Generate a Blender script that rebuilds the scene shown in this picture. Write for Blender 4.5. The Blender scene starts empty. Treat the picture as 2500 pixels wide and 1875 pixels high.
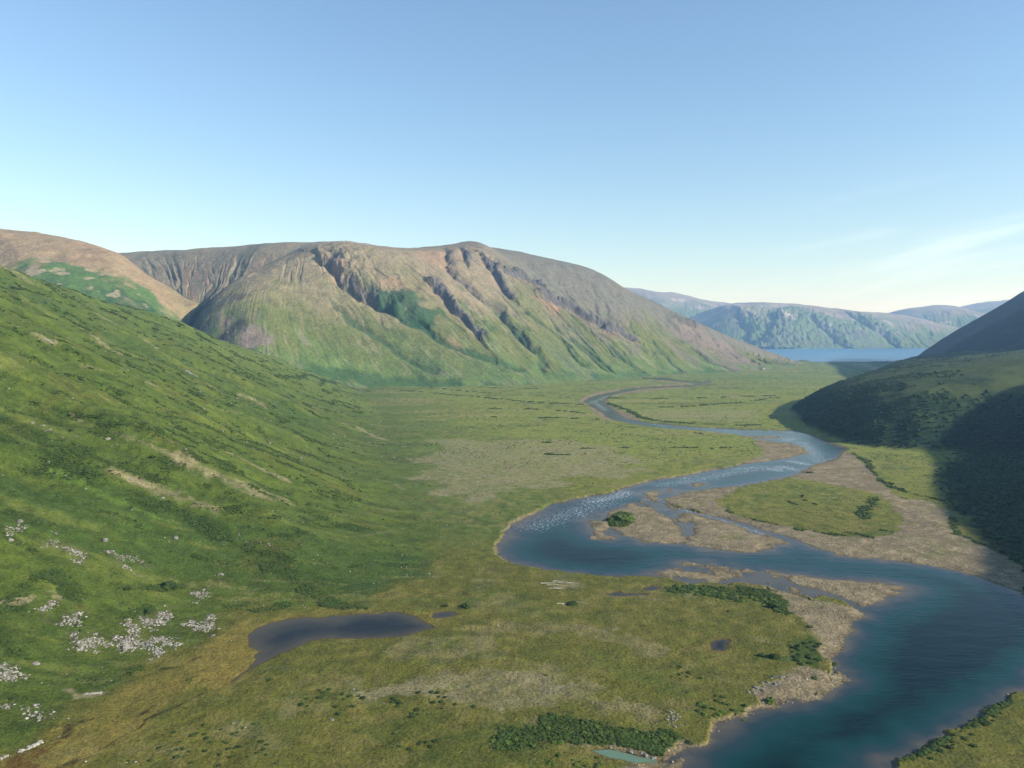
import bpy, math, random
import numpy as np
from mathutils import Vector

R = math.radians
random.seed(5)
rng = np.random.default_rng(11)
SC = bpy.context.scene

# ------------------------------------------------------------------ camera, sky, sun, exposure
H, F, PITCH = 120.0, 1962.0, R(3.573)          # metres above the valley floor, focal length in photo pixels, tilt down
cam_d = bpy.data.cameras.new('camera')
cam_d.sensor_width = 36.0
cam_d.lens = 36.0 * F / 2500.0
cam_d.clip_start, cam_d.clip_end = 1.0, 60000.0
cam = bpy.data.objects.new('camera', cam_d)
SC.collection.objects.link(cam)
cam.location = (0, 0, H)
cam.rotation_euler = (R(90) - PITCH, 0, 0)
SC.camera = cam

SUN_EL, SUN_AZ = R(25.0), R(110.0)              # azimuth from the view direction (+Y) towards the right (+X)
sun_dir = Vector((math.sin(SUN_AZ) * math.cos(SUN_EL), math.cos(SUN_AZ) * math.cos(SUN_EL), math.sin(SUN_EL)))
sun_d = bpy.data.lights.new('sun', 'SUN')
sun_d.energy, sun_d.angle, sun_d.color = 4.6, R(0.53), (1.0, 0.95, 0.86)
sun = bpy.data.objects.new('sun', sun_d)
SC.collection.objects.link(sun)
sun.rotation_euler = sun_dir.to_track_quat('Z', 'Y').to_euler()

world = bpy.data.worlds.new('World')
SC.world = world
world.use_nodes = True
wn, wl = world.node_tree.nodes, world.node_tree.links
wn.clear()
w_out = wn.new('ShaderNodeOutputWorld')
w_bg = wn.new('ShaderNodeBackground')
w_sky = wn.new('ShaderNodeTexSky')
w_sky.sky_type = 'NISHITA'
w_sky.sun_disc = False
w_sky.sun_elevation, w_sky.sun_rotation = SUN_EL, SUN_AZ
w_sky.altitude, w_sky.air_density, w_sky.dust_density, w_sky.ozone_density = 100.0, 1.25, 0.1, 3.2
w_bg.inputs['Strength'].default_value = 0.105
# thin cirrus, a property of the sky by direction
tc = wn.new('ShaderNodeTexCoord')
sep = wn.new('ShaderNodeSeparateXYZ')
wl.new(tc.outputs['Generated'], sep.inputs[0])


def wmath(op, a, b=None, c=None, clamp=False):
    n = wn.new('ShaderNodeMath')
    n.operation = op
    n.use_clamp = clamp
    for k, v in enumerate((a, b, c)):
        if v is None:
            continue
        if isinstance(v, (int, float)):
            n.inputs[k].default_value = v
        else:
            wl.new(v, n.inputs[k])
    return n.outputs[0]


def wstep(v, a, b):
    n = wn.new('ShaderNodeMapRange')
    n.interpolation_type = 'SMOOTHSTEP'
    wl.new(v, n.inputs[0])
    n.inputs[1].default_value, n.inputs[2].default_value = a, b
    return n.outputs[0]


yy = wmath('MAXIMUM', sep.outputs[1], 0.05)
uu = wmath('DIVIDE', sep.outputs[0], yy)
vv = wmath('DIVIDE', sep.outputs[2], yy)
comb = wn.new('ShaderNodeCombineXYZ')
wl.new(wmath('MULTIPLY', uu, 2.6), comb.inputs[0])
wl.new(wmath('MULTIPLY', wmath('SUBTRACT', vv, wmath('MULTIPLY', uu, 0.22)), 30.0), comb.inputs[1])
cn = wn.new('ShaderNodeTexNoise')
cn.inputs['Scale'].default_value = 1.0
cn.inputs['Detail'].default_value = 5.0
cn.inputs['Roughness'].default_value = 0.55
wl.new(comb.outputs[0], cn.inputs['Vector'])
m = wstep(cn.outputs['Fac'], 0.47, 0.75)
m = wmath('MULTIPLY', m, wstep(uu, 0.12, 0.62))
m = wmath('MULTIPLY', m, wstep(vv, 0.235, 0.10))
m = wmath('MULTIPLY', m, 0.2)
wmix = wn.new('ShaderNodeMix')
wmix.data_type = 'RGBA'
wl.new(m, wmix.inputs['Factor'])
wl.new(w_sky.outputs[0], wmix.inputs['A'])
wmix.inputs['B'].default_value = (9.5, 9.6, 9.3, 1)
wtint = wn.new('ShaderNodeMix')
wtint.data_type, wtint.blend_type = 'RGBA', 'MULTIPLY'
wtint.inputs['Factor'].default_value = 1.0
wl.new(wmix.outputs['Result'], wtint.inputs['A'])
wtint.inputs['B'].default_value = (0.96, 0.99, 1.03, 1)
wl.new(wtint.outputs['Result'], w_bg.inputs['Color'])
wl.new(w_bg.outputs[0], w_out.inputs['Surface'])

SC.view_settings.view_transform = 'Standard'
SC.view_settings.look = 'None'
SC.view_settings.exposure = 0.8
SC.view_settings.gamma = 1.0
SC.cycles.max_bounces = 6
SC.cycles.volume_bounces = 1

# ------------------------------------------------------------------ helpers: survey of the photograph
CP, SP = math.cos(PITCH), math.sin(PITCH)


def ray(px, py):
    """World direction of a photo pixel, scaled to unit advance along +Y."""
    px, py = np.asarray(px, float), np.asarray(py, float)
    a, b = (px - 1250.0) / F, (937.5 - py) / F
    dy = CP + b * SP
    dz = -SP + b * CP
    return a / dy, dz / dy


def at(px, py, Y):
    """The world point that lies Y metres ahead on the line of sight of a photo pixel."""
    dx, dz = ray(px, py)
    return np.stack([dx * Y, np.asarray(Y, float) + 0 * dx, H + dz * Y], -1)


def flat(pts, z=0.0):
    """Photo pixels to (x, y) on the level valley floor."""
    p = np.asarray(pts, float)
    dx, dz = ray(p[:, 0], p[:, 1])
    Y = (z - H) / np.minimum(dz, -1e-4)
    return np.stack([dx * Y, Y], -1)


def zz(ox, oy, pts, s=700.0 / 2212.0):
    """Points measured in an enlarged crop whose corner is (ox, oy)."""
    return [(ox + s * a, oy + s * b) for a, b in pts]


def _hash(ix, iy, seed):
    h = (ix.astype(np.int64) * 374761393 + iy.astype(np.int64) * 668265263 + seed * 1274126177) & 0xFFFFFFFF
    h = ((h ^ (h >> 13)) * 1274126177) & 0xFFFFFFFF
    return ((h ^ (h >> 16)) & 0xFFFF).astype(np.float32) / 65535.0


def vnoise(x, y, seed=0):
    ix, iy = np.floor(x), np.floor(y)
    fx, fy = (x - ix).astype(np.float32), (y - iy).astype(np.float32)
    fx = fx * fx * fx * (fx * (fx * 6 - 15) + 10)
    fy = fy * fy * fy * (fy * (fy * 6 - 15) + 10)
    ix, iy = ix.astype(np.int64), iy.astype(np.int64)
    a, b = _hash(ix, iy, seed), _hash(ix + 1, iy, seed)
    c, d = _hash(ix, iy + 1, seed), _hash(ix + 1, iy + 1, seed)
    return (a + (b - a) * fx) * (1 - fy) + (c + (d - c) * fx) * fy


def fbm(x, y, octv=4, seed=0, gain=0.5):
    t, amp, n = 0.0, 1.0, 0.0
    c, s = math.cos(0.6), math.sin(0.6)
    for o in range(octv):
        t = t + amp * (vnoise(x, y, seed + o * 17) * 2 - 1)
        n += amp
        amp *= gain
        x, y = (c * x - s * y) * 2.03 + 13.7, (s * x + c * y) * 2.03 + 7.1
    return t / n * 1.6


def sstep(v, a, b):
    t = np.clip((v - a) / (b - a), 0, 1)
    return t * t * (3 - 2 * t)


def smin(a, b, r):
    h = np.clip(0.5 + 0.5 * (b - a) / r, 0, 1)
    return b + (a - b) * h - r * h * (1 - h)


def seg_dist(pts, X, Y, closed=False):
    """Distance from points to a polyline; also on which side (+1 left of its direction)."""
    p = np.asarray(pts, np.float32)
    if closed:
        p = np.vstack([p, p[:1]])
    best = np.full(X.shape, 1e18, np.float32)
    side = np.ones(X.shape, np.float32)
    for a, b in zip(p[:-1], p[1:]):
        d = b - a
        L = float(d @ d) + 1e-9
        rx, ry = X - a[0], Y - a[1]
        t = np.clip((rx * d[0] + ry * d[1]) / L, 0, 1)
        ex, ey = rx - t * d[0], ry - t * d[1]
        q = ex * ex + ey * ey
        k = q < best
        best = np.where(k, q, best)
        side = np.where(k, np.sign(d[0] * ry - d[1] * rx), side)
    return np.sqrt(best), side


def inside(pts, X, Y):
    p = np.asarray(pts, np.float32)
    q = np.roll(p, -1, 0)
    r = np.zeros(X.shape, bool)
    for (x1, y1), (x2, y2) in zip(p, q):
        if y1 == y2:
            continue
        k = (y1 > Y) != (y2 > Y)
        r ^= k & (X < (x2 - x1) * (Y - y1) / (y2 - y1) + x1)
    return r


def sdf(pts, X, Y, reach=40.0):
    """Signed distance to a polygon: positive inside, clipped to -reach outside."""
    p = np.asarray(pts, np.float32)
    out = np.full(X.shape, -reach, np.float32)
    k = (X > p[:, 0].min() - reach) & (X < p[:, 0].max() + reach) & (Y > p[:, 1].min() - reach) & (Y < p[:, 1].max() + reach)
    if k.any():
        xs, ys = X[k], Y[k]
        d, _ = seg_dist(p, xs, ys, True)
        out[k] = np.where(inside(p, xs, ys), d, -np.minimum(d, reach))
    return out


def near(pts, X, Y, reach):
    p = np.asarray(pts, np.float32)
    out = np.full(X.shape, reach, np.float32)
    k = (X > p[:, 0].min() - reach) & (X < p[:, 0].max() + reach) & (Y > p[:, 1].min() - reach) & (Y < p[:, 1].max() + reach)
    if k.any():
        out[k] = np.minimum(seg_dist(p, X[k], Y[k])[0], reach)
    return out


def lin(r, g, b):
    """An sRGB triple (0..255) as linear albedo."""
    c = np.array([r, g, b], float) / 255.0
    return np.where(c <= 0.04045, c / 12.92, ((c + 0.055) / 1.055) ** 2.4).astype(np.float32)


def mixc(col, c, m):
    return col + (np.asarray(c, np.float32) - col) * np.clip(m, 0, 1)[..., None]


# ------------------------------------------------------------------ what the photograph shows on the valley floor
A3, A4, A5, A6, A7, A4b, A3b, A2b, A1b = (1200, 650), (1800, 650), (1800, 1350), (1200, 1000), (1800, 1000), (1200, 1350), (600, 1350), (0, 1350), (0, 900)


def crop(o, pts):
    return zz(o[0], o[1], pts)


right_bank = (crop(A3, [(1160, 856), (1350, 862), (1450, 880), (1600, 893), (1700, 888), (1640, 915), (1590, 924), (1500, 930), (1350, 935), (1200, 940),
                        (1100, 957), (1000, 977), (920, 997), (880, 1022), (875, 1040), (890, 1070), (930, 1100), (970, 1130), (1010, 1160), (1060, 1182),
                        (1130, 1194), (1230, 1208), (1400, 1228), (1600, 1243), (1850, 1256)])
              + crop(A4, [(0, 1262), (200, 1265), (400, 1268), (480, 1280), (560, 1300), (650, 1340), (720, 1370), (800, 1395), (850, 1412), (800, 1440), (770, 1482),
                          (700, 1502), (600, 1532), (480, 1590), (400, 1622)])
              + crop(A7, [(250, 550), (100, 577), (0, 597)])
              + crop(A6, [(1900, 592), (1700, 606), (1500, 640), (1330, 690), (1380, 742), (1480, 765), (1560, 792), (1700, 822), (1900, 866), (2212, 962)])
              + crop(A7, [(100, 900), (250, 940), (350, 970), (440, 1000), (560, 1050), (640, 1080), (740, 1105), (780, 1130), (950, 1145), (1150, 1160), (1280, 1180),
                          (1390, 1190), (1550, 1215), (1700, 1250), (1850, 1285), (1940, 1325), (2050, 1365), (2212, 1420)])
              + [(2580, 1500), (2640, 1560), (2600, 1640)]
              + crop(A5, [(2212, 1060), (2080, 1130), (1900, 1240), (1700, 1360), (1500, 1480), (1300, 1570), (1150, 1650)])
              + [(2080, 1980), (1900, 2200)])
left_bank = (crop(A3, [(1160, 872), (1300, 876), (1400, 884), (1500, 897), (1580, 909), (1540, 916), (1400, 924), (1250, 930), (1100, 940), (1010, 950),
                       (960, 967), (830, 992), (760, 1012), (720, 1032), (710, 1047), (740, 1067), (790, 1092), (850, 1132), (890, 1167), (960, 1192),
                       (1080, 1217), (1200, 1237), (1350, 1252), (1500, 1260), (1700, 1277), (1900, 1302), (2050, 1332)])
             + crop(A7, [(0, 207), (150, 232), (280, 250), (430, 263), (500, 290), (540, 320), (548, 345), (520, 342), (400, 372), (250, 397), (130, 407), (0, 432)])
             + crop(A6, [(2050, 407), (1850, 442), (1500, 512), (1250, 547), (1050, 602), (880, 647), (700, 682), (550, 712), (450, 737), (380, 777), (280, 832),
                         (200, 872), (130, 932), (90, 972), (70, 1022), (40, 1062), (50, 1092), (90, 1142), (170, 1192), (330, 1217), (520, 1247), (700, 1264),
                         (850, 1287), (1000, 1292), (1180, 1297), (1300, 1302), (1400, 1312), (1440, 1332), (1560, 1342), (1800, 1345), (1850, 1327), (2050, 1352)])
             + crop(A5, [(150, 240), (300, 280), (420, 310), (520, 320), (600, 350), (640, 325), (720, 345), (830, 370), (900, 420), (1000, 460), (960, 500),
                         (870, 545), (890, 610), (830, 660), (820, 730), (760, 790), (745, 850), (755, 920), (830, 930), (840, 965), (720, 1030), (690, 1080),
                         (560, 1120), (420, 1170), (200, 1225), (0, 1275)])
             + crop(A4b, [(1850, 1300), (1750, 1350), (1700, 1430), (1560, 1490), (1450, 1560), (1380, 1590), (1300, 1602), (1500, 1610), (1510, 1640), (1400, 1700)])
             + [(1560, 1980), (1400, 2200)])
RIVER = flat(right_bank + left_bank[::-1], -0.9)
BARS = [flat(b, -0.9) for b in (
    crop(A6, [(770, 930), (760, 860), (870, 850), (900, 800), (1000, 760), (1130, 740), (1250, 760), (1300, 800), (1400, 850), (1450, 900), (1480, 960), (1450, 1000),
              (1460, 1040), (1330, 1035), (1190, 1025), (1080, 990), (1000, 950), (910, 915), (830, 925)]),
    crop(A6, [(760, 940), (830, 945), (960, 985), (965, 1005), (870, 1002), (790, 975)]),
    crop(A6, [(1430, 800), (1560, 800), (1680, 850), (1850, 880), (1950, 930), (2100, 980), (2212, 1000), (2300, 1020), (2270, 1040), (2150, 1045), (2135, 1085), (2060, 1100),
              (1850, 1095), (1720, 1085), (1620, 1055), (1630, 1040), (1520, 1000), (1560, 960), (1580, 900), (1500, 850)]),
    crop(A6, [(1170, 650), (1250, 625), (1310, 630), (1280, 665), (1200, 670)]),
    crop(A6, [(1330, 620), (1400, 610), (1390, 640)]),
    crop(A6, [(1530, 570), (1640, 565), (1620, 590), (1560, 595)]),
    crop(A6, [(1460, 1180), (1550, 1180), (1650, 1195), (1640, 1213), (1480, 1203)]),
    crop(A6, [(1220, 1265), (1330, 1255), (1380, 1230), (1600, 1255), (1780, 1300), (1720, 1322), (1560, 1315), (1440, 1300)]),
    crop(A6, [(1820, 1250), (1850, 1228), (1930, 1258)]),
    crop(A5, [(250, 155), (500, 175), (780, 210), (1100, 225), (1300, 255), (1290, 280), (1190, 287), (1270, 300), (1230, 340), (1090, 365), (1050, 405), (990, 415),
              (900, 380), (780, 330), (640, 290), (500, 255), (400, 220)]),
    crop(A4, [(40, 1310), (250, 1312), (380, 1322), (250, 1330), (60, 1322)]),
)]
POND_PX = [
    crop(A3b, [(20, 680), (30, 640), (90, 580), (200, 540), (330, 515), (470, 500), (560, 512), (650, 490), (830, 475), (930, 462), (1000, 470), (1120, 455), (1180, 460),
               (1280, 490), (1330, 515), (1400, 550), (1450, 575), (1350, 605), (1200, 640), (1100, 650), (850, 660), (650, 655), (520, 675), (380, 730), (250, 780), (130, 850),
               (0, 912)]) + crop(A2b, [(1840, 960), (1785, 1010), (1800, 985), (1900, 900), (1975, 830), (1970, 790), (2018, 757), (1950, 730)]),
    crop(A3b, [(1438, 500), (1450, 472), (1530, 460), (1640, 470), (1590, 490), (1520, 502)]),
    crop(A4b, [(1680, 720), (1720, 685), (1790, 672), (1858, 680), (1835, 705), (1848, 740), (1780, 760), (1740, 748), (1690, 745)]),
    crop(A4b, [(760, 1540), (880, 1525), (1000, 1535), (1130, 1560), (1235, 1590), (1245, 1612), (1130, 1622), (1000, 1592), (850, 1572)]),
    crop(A4b, [(880, 318), (960, 302), (1100, 310), (1250, 315), (1100, 327), (920, 328)]),
    crop(A4b, [(1165, 275), (1240, 255), (1305, 270), (1200, 287)]),
]
PONDS = [flat(p, -0.3) for p in POND_PX]
POND_LEVEL = [-0.3, -0.3, -0.3, -0.5, -0.3, -0.3]

# the foot of the left hillside, as x for each distance y
_fl = flat([(0, 1850), (160, 1760), (350, 1640), (600, 1490), (850, 1476), (960, 1440), (1080, 1370), (1080, 1280), (1010, 1180), (950, 1100), (950, 1000), (900, 950), (800, 925), (700, 905)])
FOOT_Y = np.concatenate([[-600, 60], _fl[:, 1], [3600]])
FOOT_X = np.concatenate([[-230, -160], _fl[:, 0], [-1350]])
_o = np.argsort(FOOT_Y)
FOOT = np.stack([FOOT_X[_o], FOOT_Y[_o]], -1)
LEFT = np.vstack([FOOT, [(-6000, 3600), (-6000, -600)]])
CAP_Y = [-600, 300, 600, 1000, 1300, 1600, 1800, 2100, 2400, 2700]
CAP_Z = [420, 380, 300, 222, 158, 108, 62, 16, -8, -20]
BLUFF = np.array([(1100, 700), (640, 770), (520, 800), (434, 815), (385, 840), (362, 876), (372, 980), (391, 1095), (438, 1265), (515, 1410), (735, 1744), (1010, 2264), (1400, 2700), (2600, 2900), (2600, 700)], float)


def hill_left(x, y):
    d = seg_dist(FOOT, x, y)[0] * np.where(inside(LEFT, x, y), 1, -1)
    d = d + 9 * fbm(x / 70, y / 70, 3, 3)
    dp = np.maximum(d, 0)
    cap = np.interp(y, CAP_Y, CAP_Z)
    z = 0.50 * (dp - 55 * (1 - np.exp(-dp / 55)))
    g = sstep(dp, 10, 160)
    z = z + g * (5.0 * fbm(y / 75 + dp / 900, dp / 420, 3, 21) + 2.0 * fbm(y / 17 + dp / 200, dp / 90, 3, 22) + 0.8 * fbm(x / 8, y / 8, 3, 23))
    z = smin(z, cap + 4 * fbm(x / 120, y / 120, 3, 24), 45.0)
    return np.where(d > 0, z, 0.0), d


def bluff(x, y):
    d = sdf(BLUFF, x, y, 30.0)
    d = d + 6 * fbm(x / 45, y / 45, 3, 31)
    dp = np.maximum(d, 0)
    z = 48 * (1 - np.exp(-(dp / 58) ** 1.25)) + 0.12 * dp
    g = sstep(dp, 4, 60)
    z = z + g * (2.5 * fbm(x / 150, y / 180, 3, 32) + 0.8 * fbm(x / 24, y / 26, 3, 33))
    return np.where(d > 0, np.maximum(z, 0), 0.0), d


KNOLLS = [(at(2000, 872, 3250.), 55, 11), (at(2150, 877, 3300.), 90, 9), (at(2230, 878, 3300.), 80, 10), (at(1960, 868, 3400.), 40, 12), (at(2330, 876, 3150.), 110, 9), (at(2080, 880, 3350.), 60, 6)]


def floor_z(x, y):
    z = 0.45 * fbm(x / 90, y / 90, 3, 41) + 0.22 * fbm(x / 14, y / 14, 3, 42)
    z = z * (1 + 2.2 * sstep(y, 900, 2200))
    for (kx, ky, _), r, h in KNOLLS:
        q = ((x - kx) / r) ** 2 + ((y - ky) / (r * 0.8)) ** 2
        z = z + h * np.exp(-q * 1.6) * (1 + 0.35 * fbm(x / 18, y / 18, 3, 44))
    shore = sstep(y + 40 * fbm(x / 150, y / 150, 3, 43), 3430, 3640)
    return z - 7.0 * shore


def land_z(x, y):
    zl, dl = hill_left(x, y)
    zb, db = bluff(x, y)
    return floor_z(x, y) + zl + zb


def hit(pts, z_of=land_z):
    """Photo pixels to the points of the land they show (first crossing of the line of sight)."""
    p = np.asarray(pts, float)
    dx, dz = ray(p[:, 0], p[:, 1])
    Ys = np.concatenate([np.geomspace(140, 3500, 1500)])
    X = dx[:, None] * Ys[None]
    Z = H + dz[:, None] * Ys[None]
    T = z_of(X.ravel().astype(np.float32), np.tile(Ys, len(p)).astype(np.float32)).reshape(X.shape)
    below = Z < T
    i = np.where(below.any(1), below.argmax(1), len(Ys) - 1)
    Y = Ys[i]
    return np.stack([dx * Y, Y, T[np.arange(len(p)), i]], -1)


# ------------------------------------------------------------------ materials
def new_mat(name):
    m = bpy.data.materials.new(name)
    m.use_nodes = True
    nt = m.node_tree
    nt.nodes.clear()
    out = nt.nodes.new('ShaderNodeOutputMaterial')
    b = nt.nodes.new('ShaderNodeBsdfPrincipled')
    nt.links.new(b.outputs[0], out.inputs['Surface'])
    return m, nt, b


class NT:
    def __init__(s, nt):
        s.nt = nt

    def new(s, t, **kw):
        n = s.nt.nodes.new(t)
        for k, v in kw.items():
            setattr(n, k, v)
        return n

    def link(s, a, b):
        s.nt.links.new(a, b)

    def math(s, op, a, b=0.0, clamp=False):
        n = s.new('ShaderNodeMath', operation=op, use_clamp=clamp)
        for k, v in enumerate((a, b)):
            if isinstance(v, (int, float)):
                n.inputs[k].default_value = v
            else:
                s.link(v, n.inputs[k])
        return n.outputs[0]

    def noise(s, vec, scale, detail=4.0, rough=0.55):
        n = s.new('ShaderNodeTexNoise')
        n.inputs['Scale'].default_value = scale
        n.inputs['Detail'].default_value = detail
        n.inputs['Roughness'].default_value = rough
        s.link(vec, n.inputs['Vector'])
        return n.outputs['Fac']

    def rng(s, v, a, b, c=0.0, d=1.0):
        n = s.new('ShaderNodeMapRange')
        s.link(v, n.inputs[0])
        for k, q in enumerate((a, b, c, d)):
            n.inputs[k + 1].default_value = q
        return n.outputs[0]

    def mix(s, f, a, b, blend='MIX'):
        n = s.new('ShaderNodeMix', data_type='RGBA', blend_type=blend)
        for sock, v in (('Factor', f), ('A', a), ('B', b)):
            if isinstance(v, (int, float)):
                n.inputs[sock].default_value = v
            elif isinstance(v, tuple):
                n.inputs[sock].default_value = v
            else:
                s.link(v, n.inputs[sock])
        return n.outputs['Result']

    def attr(s, name):
        return s.new('ShaderNodeAttribute', attribute_name=name)


def land_material(name, fine=1.0, contrast=0.45, bump=0.6, bump_dist=0.6):
    m, nt, b = new_mat(name)
    q = NT(nt)
    co = q.new('ShaderNodeTexCoord').outputs['Object']
    col = q.attr('tint').outputs['Color']
    n1 = q.noise(co, 0.9 * fine, 5, 0.62)
    n2 = q.noise(co, 0.16 * fine, 4, 0.6)
    n3 = q.noise(co, 3.2 * fine, 3, 0.6)
    v = q.math('ADD', q.math('MULTIPLY', q.rng(n1, 0.3, 0.7, -1, 1), 0.55), q.math('ADD', q.math('MULTIPLY', q.rng(n2, 0.3, 0.7, -1, 1), 0.35), q.math('MULTIPLY', q.rng(n3, 0.3, 0.7, -1, 1), 0.45)))
    k = q.math('ADD', q.math('MULTIPLY', v, contrast), 1.0)
    k = q.math('MAXIMUM', k, 0.25)
    c = q.new('ShaderNodeVectorMath', operation='SCALE')
    q.link(col, c.inputs[0])
    q.link(k, c.inputs['Scale'])
    # dry straw flecks and mossy flecks
    n4 = q.noise(co, 0.55 * fine, 6, 0.7)
    grav = q.attr('gravel').outputs['Fac']
    dry = q.math('MULTIPLY', q.rng(n4, 0.56, 0.72), q.math('SUBTRACT', 1.0, grav))
    c2 = q.mix(q.math('MULTIPLY', dry, 0.30), c.outputs[0], (0.19, 0.165, 0.075, 1))
    # cobbles: each cell its own grey or tan
    vo = q.new('ShaderNodeTexVoronoi', feature='F1')
    vo.inputs['Scale'].default_value = 1.9 * fine
    q.link(co, vo.inputs['Vector'])
    hs = q.new('ShaderNodeSeparateColor')
    q.link(vo.outputs['Color'], hs.inputs[0])
    sp = q.rng(hs.outputs[0], 0, 1, 0.72, 1.28)
    cs = q.new('ShaderNodeVectorMath', operation='SCALE')
    q.link(c2, cs.inputs[0])
    q.link(sp, cs.inputs['Scale'])
    c3 = q.mix(grav, c2, cs.outputs[0])
    q.link(c3, b.inputs['Base Color'])
    b.inputs['Roughness'].default_value = 0.95
    b.inputs['Specular IOR Level'].default_value = 0.12
    bp = q.new('ShaderNodeBump')
    bp.inputs['Strength'].default_value = bump
    bp.inputs['Distance'].default_value = bump_dist
    hgt = q.math('ADD', n1, q.math('MULTIPLY', n2, 2.0))
    q.link(hgt, bp.inputs['Height'])
    q.link(bp.outputs[0], b.inputs['Normal'])
    return m


def water_material(name, waves=1.0, rough=0.07, foamy=False, stops=None, strength=0.25, spec=0.06):
    m, nt, b = new_mat(name)
    q = NT(nt)
    co = q.new('ShaderNodeTexCoord').outputs['Object']
    mp = q.new('ShaderNodeMapping')
    mp.inputs['Rotation'].default_value = (0, 0, R(25))
    mp.inputs['Scale'].default_value = (0.45, 1.3, 1.0)
    q.link(co, mp.inputs[0])
    dep = q.attr('depth').outputs['Fac']
    wob = q.noise(co, 0.05, 4, 0.6)
    dep2 = q.math('ADD', dep, q.math('MULTIPLY', q.rng(wob, 0.3, 0.7, -1, 1), 0.22))
    ramp = q.new('ShaderNodeValToRGB')
    q.link(q.math('DIVIDE', dep2, 4.0, True), ramp.inputs[0])
    stops = stops or [(0.0, (0.085, 0.078, 0.064)), (0.05, (0.050, 0.056, 0.056)), (0.14, (0.020, 0.042, 0.050)), (0.32, (0.006, 0.040, 0.042)), (0.6, (0.004, 0.028, 0.027)), (1.0, (0.003, 0.014, 0.018))]
    e = ramp.color_ramp.elements
    e[0].position, e[0].color = stops[0][0], (*stops[0][1], 1)
    e[1].position, e[1].color = stops[-1][0], (*stops[-1][1], 1)
    for p, c in stops[1:-1]:
        x = e.new(p)
        x.color = (*c, 1)
    c = ramp.outputs[0]
    b.inputs['Roughness'].default_value = rough
    b.inputs['IOR'].default_value = 1.33
    b.inputs['Specular IOR Level'].default_value = spec
    n1 = q.noise(mp.outputs[0], 0.55 * waves, 4, 0.6)
    n2 = q.noise(mp.outputs[0], 0.12 * waves, 3, 0.6)
    if foamy:
        foam = q.attr('foam').outputs['Fac']
        fn = q.noise(mp.outputs[0], 1.15, 5, 0.7)
        f = q.math('MULTIPLY', q.rng(q.math('ADD', fn, q.math('ADD', q.math('MULTIPLY', foam, 0.15), 0.158)), 0.80, 0.88), q.math('GREATER_THAN', foam, 0.03))
        f = q.math('MINIMUM', f, 1.0)
        f = q.math('MAXIMUM', f, 0.0)
        c = q.mix(f, c, (0.72, 0.75, 0.78, 1))
        r = q.math('ADD', q.math('MULTIPLY', f, 0.6), rough)
        q.link(r, b.inputs['Roughness'])
    q.link(c, b.inputs['Base Color'])
    bp = q.new('ShaderNodeBump')
    bp.inputs['Strength'].default_value = strength
    bp.inputs['Distance'].default_value = 0.5
    q.link(q.math('ADD', n1, q.math('MULTIPLY', n2, 1.5)), bp.inputs['Height'])
    q.link(bp.outputs[0], b.inputs['Normal'])
    return m


M_LAND = land_material('tundra_ground', 1.0, 0.7, 0.8, 0.7)
M_MOUNT = land_material('mountain_tundra', 0.16, 0.5, 0.8, 3.5)
M_FAR = land_material('far_mountain', 0.06, 0.22, 0.3, 5.0)
M_RIVER = water_material('river_water', 1.0, 0.06, True)
M_FJORD = water_material('fjord_water', 0.12, 0.3, False, [(0, (0.06, 0.15, 0.25)), (1, (0.045, 0.15, 0.27))], 0.5, 0.12)
M_POND = water_material('pond_water', 1.2, 0.06, False, [(0, (0.070, 0.058, 0.036)), (0.18, (0.044, 0.040, 0.028)), (0.45, (0.020, 0.022, 0.020)), (1, (0.007, 0.010, 0.012))], 0.06, 0.08)
M_JADE = water_material('silty_pond_water', 1.2, 0.1, False, [(0, (0.12, 0.15, 0.09)), (0.1, (0.115, 0.19, 0.13)), (1, (0.11, 0.2, 0.14))], 0.05)


def add_mesh(name, verts, faces, mat, attrs=None, smooth=True, parent=None):
    me = bpy.data.meshes.new(name)
    verts = np.ascontiguousarray(verts, np.float32)
    faces = np.ascontiguousarray(faces, np.int32)
    n, k = faces.shape
    me.vertices.add(len(verts))
    me.vertices.foreach_set('co', verts.ravel())
    me.loops.add(n * k)
    me.loops.foreach_set('vertex_index', faces.ravel())
    me.polygons.add(n)
    me.polygons.foreach_set('loop_start', np.arange(0, n * k, k, dtype=np.int32))
    me.polygons.foreach_set('loop_total', np.full(n, k, np.int32))
    me.polygons.foreach_set('use_smooth', np.full(n, smooth))
    me.update(calc_edges=True)
    for an, v in (attrs or {}).items():
        if v.ndim == 2:
            a = me.attributes.new(an, 'FLOAT_COLOR', 'POINT')
            v4 = np.ones((len(v), 4), np.float32)
            v4[:, :3] = v
            a.data.foreach_set('color', v4.ravel())
        else:
            a = me.attributes.new(an, 'FLOAT', 'POINT')
            a.data.foreach_set('value', np.ascontiguousarray(v, np.float32))
    me.materials.append(mat)
    o = bpy.data.objects.new(name, me)
    SC.collection.objects.link(o)
    o.parent = parent
    return o


def sub_mesh(name, verts, faces, keep, mat, attrs, smooth=True):
    f = faces[keep]
    used, inv = np.unique(f.ravel(), return_inverse=True)
    return add_mesh(name, verts[used], inv.reshape(f.shape), mat, {k: v[used] for k, v in attrs.items()}, smooth)


def grid_faces(nu, nv):
    i = np.arange(nu * nv).reshape(nu, nv)
    return np.stack([i[:-1, :-1], i[1:, :-1], i[1:, 1:], i[:-1, 1:]], -1).reshape(-1, 4)


def structure(o, label):
    o['kind'] = 'structure'
    o['label'] = label
    return o


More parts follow.
